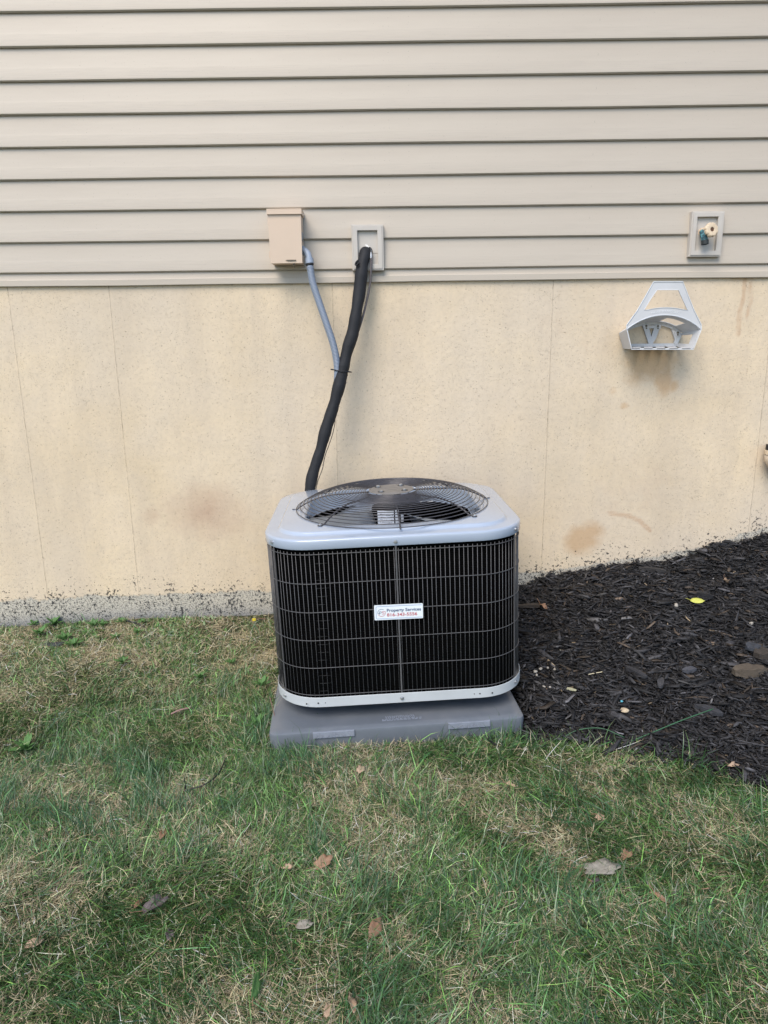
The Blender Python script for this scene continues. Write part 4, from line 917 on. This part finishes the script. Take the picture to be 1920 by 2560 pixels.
def leaf_mesh(kind, s, wide, curl, seed):
    r0 = random.Random(seed); n = 26; V = [(0, 0, 0)]; 
    for i in range(n):
        t = 2*PI*i/n; r_ = 1.0
        if kind == 'lobed': r_ = .72+.28*abs(math.cos(t*2.5))+r0.uniform(-.07, .07)
        elif kind == 'torn': r_ = .8+r0.uniform(-.25, .2)
        else: r_ = 1-.12*abs(math.sin(t))+r0.uniform(-.03, .03)
        if kind == 'oval' and (i in (0,)): r_ = 1.2
        x = s/2*r_*math.cos(t); y = s/2*wide*r_*math.sin(t)
        z = curl*s*((y/(s/2*wide+1e-6))**2*.45+.25*(x/(s/2))**3+r0.uniform(-.04, .04)); V.append((x, y, z))
    for i in range(n):
        x, y, z = V[1+i]; V.append((x*.5, y*.5, z*.3+r0.uniform(-.01, .01)*s))
    Fs = [(1+i, 1+(i+1) % n, 1+n+(i+1) % n, 1+n+i) for i in range(n)]+[(1+n+i, 1+n+(i+1) % n, 0) for i in range(n)]
    # thickness
    m = len(V); V += [(x, y, z-.0007) for x, y, z in V]; Fs += [tuple(q+m for q in f[::-1]) for f in Fs]+[(1+i, 1+m+i, 1+m+(i+1) % n, 1+(i+1) % n) for i in range(n)]
    return V, Fs
def leaf(u, v, s, col, kind, label, rz=0, tilt=(0, 0), wide=.55, curl=.25, lift=.018, name='fallen_leaf', stem=True, cat='leaf', group=None):
    p = on_ground(u, v, lift); V, Fs = leaf_mesh(kind, s, wide, curl, int(u*7+v)); a_ = len(V)
    e = empty(name, p, (tilt[0], tilt[1], rz), label, cat, group); pyd('leaf_blade', V, Fs, LM[col], e, smooth=True)
    if stem: V2, F2 = tube([(-s*.42, 0, .0), (-s*.62, .003, .003), (-s*.85, s*.06, .008)], .0008, 5); pyd('stem', V2, F2, LM['brown' if col != 'yellow' else 'yellow'], e)
    return e
leaf(938, 2338, .050, 'brown', 'oval', 'large reddish brown leaf with toothed edge lying in the lawn in front of the unit', 1.2, (.5, 0), .62)
leaf(808, 2172, .052, 'brown', 'lobed', 'crumpled two lobed brown leaf beside straw, left of the lawn centre', .5, (.4, -.2), .6, .4)
leaf(718, 2190, .038, 'tan', 'torn', 'folded light brown leaf just below the crumpled two lobed one', 2.6, (-.2, .5), .45, .6, .022)
leaf(1502, 2190, .095, 'grey', 'lobed', 'big flat grey leaf with a torn right edge lying on the lawn', .1, (.12, 0), .5, .12, .022)
leaf(1490, 2222, .035, 'dark', 'torn', 'small dark curled leaf just under the big flat grey leaf', .4, (0, .3), .4, .5, .02)
leaf(902, 1937, .034, 'tan', 'lobed', 'pinkish tan leaf in the grass close in front of the pad', .9, (.4, 0), .7)
leaf(1833, 1930, .042, 'tan', 'torn', 'tan curled leaf on the mulch where it meets the lawn at right', .3, (.3, .3), .5, .6, .02)
leaf(1740, 1527, .050, 'yellow', 'oval', 'yellow green leaf with a thin stem lying on the black mulch', -.15, (.5, 0), .62, .06, .042)
leaf(1812, 1470, .040, 'tan', 'torn', 'curled tan leaf on the mulch near the right edge, above the yellow leaf', .6, (.3, .9), .5, .9, .03)
leaf(1358, 1534, .05, 'brown', 'torn', 'curled brown leaf on the mulch close to the right side of the unit', -.8, (.3, .5), .5, .8, .03)
leaf(388, 2283, .062, 'dark', 'lobed', 'dark purplish crumpled leaf in the lower left lawn', .6, (.3, 0), .45, .6, .02)
leaf(350, 2276, .035, 'brown', 'oval', 'small brown leaf standing beside the dark purplish leaf', 1.3, (.2, .3), .4, .3, .02)
leaf(760, 2328, .036, 'grey', 'oval', 'rounded grey brown leaf in straw left of the large reddish leaf', .1, (.2, 0), .7, .3, .016)
leaf(425, 2352, .034, 'dark', 'torn', 'dull brown leaf in straw below the dark purplish leaf', 2.0, (.3, 0), .7, .3, .016)
leaf(408, 2098, .038, 'brown', 'oval', 'pointed brown leaf in a straw patch of the left lawn', 1.6, (.3, .2), .5, .4, .016)
leaf(132, 2088, .032, 'tan', 'torn', 'narrow orange tan leaf far left in the lawn', .8, (.2, .1), .35, .5, .018)
leaf(86, 2372, .036, 'tan', 'oval', 'tan leaf half sunk in grass near the lower left corner', .4, (.3, 0), .6, .3, .014)
leaf(1499, 2058, .026, 'tan', 'lobed', 'small orange tan leaf in the middle of the right lawn', .5, (.4, 0), .8, .4, .018)
leaf(1565, 2150, .046, 'brown', 'torn', 'brown leaf in grass just above the big flat grey leaf', .7, (.3, .1), .5, .4, .014)
leaf(1648, 2256, .034, 'brown', 'oval', 'narrow reddish leaf in grass right of the big flat grey leaf', -.9, (.2, .2), .4, .3, .014)
leaf(820, 2540, .034, 'tan', 'torn', 'pale tan leaf cut by the bottom edge left of centre', 1.2, (.3, .1), .6, .3, .014)
leaf(880, 2532, .04, 'tan', 'oval', 'long pale leaf at the bottom edge right of its pale neighbour', 1.9, (.3, .3), .4, .5, .02)
leaf(1275, 1975, .04, 'tan', 'torn', 'pale narrow leaf in grass right of the lawn centre', -.5, (.2, .2), .35, .5, .016)
leaf(641, 2495, .058, 'green', 'oval', 'bright green broad weed leaf standing up near the bottom edge', 1.57, (.9, 0), .42, .2, .03, 'weed_leaf', cat='weed')
leaf(1462, 2050, .045, 'green', 'oval', 'light green narrow weed leaf standing in the right lawn', 2.1, (.8, .2), .3, .2, .025, 'weed_leaf', cat='weed')
leaf(1733, 2238, .036, 'green', 'oval', 'light green weed leaf near the right edge of the lawn', 2.3, (.8, .1), .4, .2, .025, 'weed_leaf', cat='weed')
# broadleaf weeds at the foot of the wall
def weed(u, v, n, s, label, seed):
    p = on_ground(u, v, 0); r0 = random.Random(seed); e = empty('broadleaf_weed', p, (0, 0, r0.uniform(0, 6)), label, 'weed', 'weeds along the wall')
    for i in range(n):
        t = 2*PI*i/n+r0.uniform(-.4, .4); el = r0.uniform(.15, .9); L = s*r0.uniform(.7, 1.15); Vv, Ff_ = leaf_mesh('oval', L, r0.uniform(.42, .6), .3, seed*10+i)
        o = pyd('leaf', Vv, Ff_, LM['green'], e, smooth=True); o.location = (math.cos(t)*L*.55*math.cos(el), math.sin(t)*L*.55*math.cos(el), .012+L*.5*math.sin(el)); o.rotation_euler = Euler((0, -el, t))
WD = [(136, 1566, 9, .045, 'tall leafy weed against the bare concrete at left'), (100, 1590, 8, .032, 'low weed at far left of the row beside the tall leafy one'), (162, 1605, 9, .035, 'weed spreading beside the dark stone'), (235, 1570, 7, .028, 'small weed against the wall right of the tall leafy one'), (258, 1568, 6, .022, 'tiny weed against the wall between two small ones'), (305, 1562, 7, .026, 'weed at the wall just left of the black stick'),
      (355, 1562, 6, .022, 'small weed at the wall right of the black stick'), (185, 1618, 8, .033, 'weed in front of the dark stone to its right'), (290, 1600, 7, .024, 'low weed in the worn strip below the black stick'), (345, 1588, 7, .024, 'low weed right of the black stick end'), (85, 1568, 7, .024, 'weed at the far left of the wall foot'), (310, 1662, 6, .032, 'bright weed alone in the worn grass at left'), (65, 1880, 7, .04, 'weed near the left edge in the middle lawn'), (640, 1820, 7, .034, 'weed at the left side of the pad'), (580, 1665, 6, .026, 'weed left of the unit in worn grass'), (655, 1720, 6, .03, 'weed beside the back left side of the pad'), (500, 1700, 6, .022, 'small weed in worn grass well left of the unit')]
for i, (u, v, n, s, lb) in enumerate(WD): weed(u, v, n+3, s*1.1, lb, i+1)
# stones / lumps
def rock(u, v, s, c, label, name='stone', cat='stone', lift=0, rz=0, seed=1, grp=None):
    p = on_ground(u, v, lift); bm = bmesh.new(); bmesh.ops.create_icosphere(bm, subdivisions=2, radius=.5); r0 = random.Random(seed); ph = [r0.uniform(0, 6) for _ in range(3)]
    for vv in bm.verts:
        k = 1+.18*math.sin(vv.co.x*7+ph[0])+.14*math.sin(vv.co.y*8+ph[1])+.1*math.sin(vv.co.z*9+ph[2]); vv.co = Vector((vv.co.x*s[0], vv.co.y*s[1], vv.co.z*s[2]))*k
    o = bmobj(name, bm, simple(name+'_surface', c, .75, var=.25, nscale=60, bump=.4), None, loc=p, rot=(0, 0, rz), smooth=True); tag(o, label, cat, grp); return o
rock(136, 1617, (.085, .035, .018), (.03, .032, .036), 'flat dark slate coloured stone in the weeds near the wall', lift=.010, seed=2)
rock(1560, 1795, (.034, .024, .012), (.50, .40, .27), 'pale cream wood piece lying near the front of the mulch', 'wood_piece', 'wood chip', .028, .4, 3)
for k, (u, v, s, lb) in enumerate([(1338, 1694, .019, 'pale crumb topmost left in the cluster of crumbs near the unit'), (1351, 1687, .018, 'pale crumb second from left in the cluster near the unit'), (1341, 1703, .015, 'white crumb lowest in the cluster near the unit'), (1369, 1685, .014, 'pale crumb in the middle of the cluster near the unit'), (1386, 1689, .017, 'pinkish crumb right of the cluster near the unit'), (1453, 1710, .014, 'lone white crumb on the mulch right of the cluster'),
      (1359, 1733, .018, 'pinkish pebble left in the trio on the mulch'), (1366, 1740, .013, 'tan pebble lowest in the trio on the mulch'), (1374, 1734, .013, 'grey pink pebble right in the trio on the mulch'), (1690, 1528, .028, 'white speckled lump left of the yellow leaf'), (1877, 1573, .022, 'pale grey lump in the mulch near the right edge'), (1408, 1832, .024, 'pale stone where the mulch meets the grass'), (1314, 1882, .02, 'white stone in the moss below the pad corner')]):
    rock(u, v, (s*.8, s*.62, s*.5), (.36, .33, .28) if k != 7 else (.42, .25, .15), lb, 'pebble', 'pebble', .024 if k < 11 else .012, k, k+5, 'pale crumbs and pebbles scattered on the mulch')
# larger chips that can be told apart
def chunk(u, v, L, Wd_, T, rz, c, label, tilt=0.):
    p = on_ground(u, v, .028); bm = bmesh.new(); box(bm, (0, 0, 0), (L, Wd_, T)); bmesh.ops.subdivide_edges(bm, edges=[e_ for e_ in bm.edges if e_.calc_length() > L*.9], cuts=6); r0 = random.Random(int(u))
    for vv in bm.verts:
        t = abs(vv.co.x)/(L/2); vv.co.y *= 1-.55*t**3; vv.co.z *= 1-.4*t**3; vv.co += Vector((0, r0.uniform(-.05, .05)*Wd_, r0.uniform(-.1, .1)*T))
    b = NB('large_chip_wood'); g = b.noise(b.coord('Object', (1, 12, 12)), 14, 4, .65); b.base(b.ramp(g, [(.3, tuple(q*.6 for q in c)), (.7, tuple(q*1.3 for q in c))])); b.p(Roughness=.75); b.bump(g, .8, .003)
    o = bmobj('bark_chunk', bm, b.m, None, loc=p, rot=(0, tilt, rz)); tag(o, label, 'bark chunk', 'large chips on the mulch'); return o
chunk(1872, 1696, .115, .045, .03, .12, (.095, .075, .055), 'large weathered brown bark chunk at the right edge of the mulch')
chunk(1722, 1693, .055, .024, .012, .35, (.07, .072, .085), 'grey leaf shaped chip left of the large brown chunk')
chunk(1906, 1655, .06, .05, .03, .3, (.045, .037, .03), 'round dark brown chunk above the large weathered one')
chunk(1880, 1636, .06, .045, .016, .9, (.035, .04, .05), 'slate coloured splintered chip above the large weathered chunk')
chunk(1650, 1725, .07, .020, .014, 1.15, (.05, .05, .055), 'grey upright chip in the middle of the mulch')
chunk(1590, 1700, .085, .020, .014, -1.05, (.03, .03, .034), 'long dark chip leaning toward the unit in the mulch centre')
chunk(1770, 1795, .085, .022, .016, -.75, (.035, .036, .042), 'long black chip in the lower right mulch')
chunk(1340, 1530, .16, .018, .014, .02, (.05, .037, .027), 'long brown stick lying along the wall side of the mulch')
chunk(1630, 1440, .11, .022, .016, -.45, (.03, .028, .028), 'dark plank chip near the foundation on the mulch')
chunk(1593, 1418, .05, .012, .01, 1.4, (.028, .027, .028), 'upright splinter against the foundation')
chunk(1760, 1505, .06, .02, .02, -.6, (.012, .012, .014), 'jet black round chip right of the yellow leaf')
chunk(1427, 1742, .035, .009, .006, -.5, (.42, .40, .26), 'pale greenish wood sliver on the mulch')
# cords and sticks
def cord(pts, r_, mat, name, label, cat, n=8):
    P = [on_ground(u, v, l) for u, v, l in pts]; o0 = P[0]; V, Fs = tube([p-o0 for p in spline(P, 6)], r_, n); o = pyd(name, V, Fs, mat, None, loc=o0, smooth=True); tag(o, label, cat); return o
dc = empty('irrigation_tube', on_ground(466, 1990, .02), label='thin black curved plastic tube lying in the lawn at left', cat='tube')
P = [on_ground(u, v, l)-dc.location for u, v, l in ((462, 1992, .018), (478, 1990, .022), (510, 1983, .026), (535, 1968, .028), (552, 1948, .028), (561, 1920, .022), (562, 1905, .008))]
V, Fs = tube(spline(P, 6), .0022, 8); pyd('hose', V, Fs, M_BLACK, dc, smooth=True)
bm = bmesh.new(); cyl(bm, (0, 0, -.012), (0, 0, .012), .0035, 8); cyl(bm, (0, 0, .012), (-.002, 0, .04), .0012, 6); bmobj('stake', bm, M_BLACK, dc)
cord([(318, 1562, .02), (338, 1566, .016), (362, 1573, .012)], .0035, M_BLACK, 'stick', 'short black stick leaning at the foot of the wall', 'stick')
M_TWIG = simple('twig_bark', (.22, .12, .10), .7, var=.2)
cord([(429, 1797, .018), (450, 1790, .022), (478, 1781, .018)], .0032, simple('pink_stick', (.30, .18, .16), .6), 'stick', 'pinkish stick lying in the lawn left of the pad', 'stick')
cord([(1470, 1706, .03), (1490, 1702, .03), (1508, 1699, .03)], .0015, simple('straw_piece', (.6, .53, .36), .6), 'straw', 'single pale straw on the mulch', 'straw', 6)
for pts, lb in (([(677, 1795, .08), (688, 1830, .06), (692, 1865, .02)], 'thin reddish twig leaning on the left corner of the pad'), ([(672, 1862, .03), (695, 1845, .05), (702, 1880, .02)], 'short crossed twig at the left corner of the pad'), ([(712, 1872, .02), (750, 1874, .025), (792, 1864, .03)], 'thin twig lying along the front of the pad')): cord(pts, .0013, M_TWIG, 'twig', lb, 'twig', 6)
# yellow marker and blue scrap
mk_ = empty('marker_flag', on_ground(636, 1561, .022), (0, 0, .2), 'small yellow plastic marker at the wall left of the unit', 'marker'); boxobj('flag', (0, 0, 0), (.014, .004, .012), simple('yellow_plastic', (.80, .62, .02), .5, var=.05), mk_, bev=.001)
V, Fs = tube([(.006, 0, 0), (.03, .003, .002), (.05, .004, -.004)], .0012, 6); pyd('wire_stem', V, Fs, M_TWIG, mk_)
o = boxobj('plastic_scrap', on_ground(1553, 1774, .03), (.010, .006, .002), simple('blue_plastic', (.12, .50, .62), .4), None, rot=(.4, .2, .8)); tag(o, 'tiny light blue plastic scrap on the mulch', 'scrap')
# long single grass stems that cross the pad and the mulch edge
M_STEM = simple('long_grass', (.035, .11, .05), .5, var=.2)
def stem(pts, r_, label, mat=M_STEM): cord(pts, r_, mat, 'grass_stem', label, 'grass stem', 5)
stem([(845, 1890, .0), (820, 1855, .035), (795, 1828, .065)], .0015, 'dark green blade leaning across the pad front, left of centre')
stem([(973, 1885, 0), (973, 1850, .03), (974, 1822, .06)], .0011, 'upright thin grass blade in front of the pad centre')
stem([(1560, 1868, .01), (1630, 1853, .03), (1700, 1838, .05), (1778, 1816, .06)], .0018, 'long green grass blade reaching over the mulch at right')
stem([(1400, 1858, .01), (1440, 1848, .03), (1500, 1846, .035), (1560, 1858, .02)], .0016, 'arched green blade along the mulch edge')
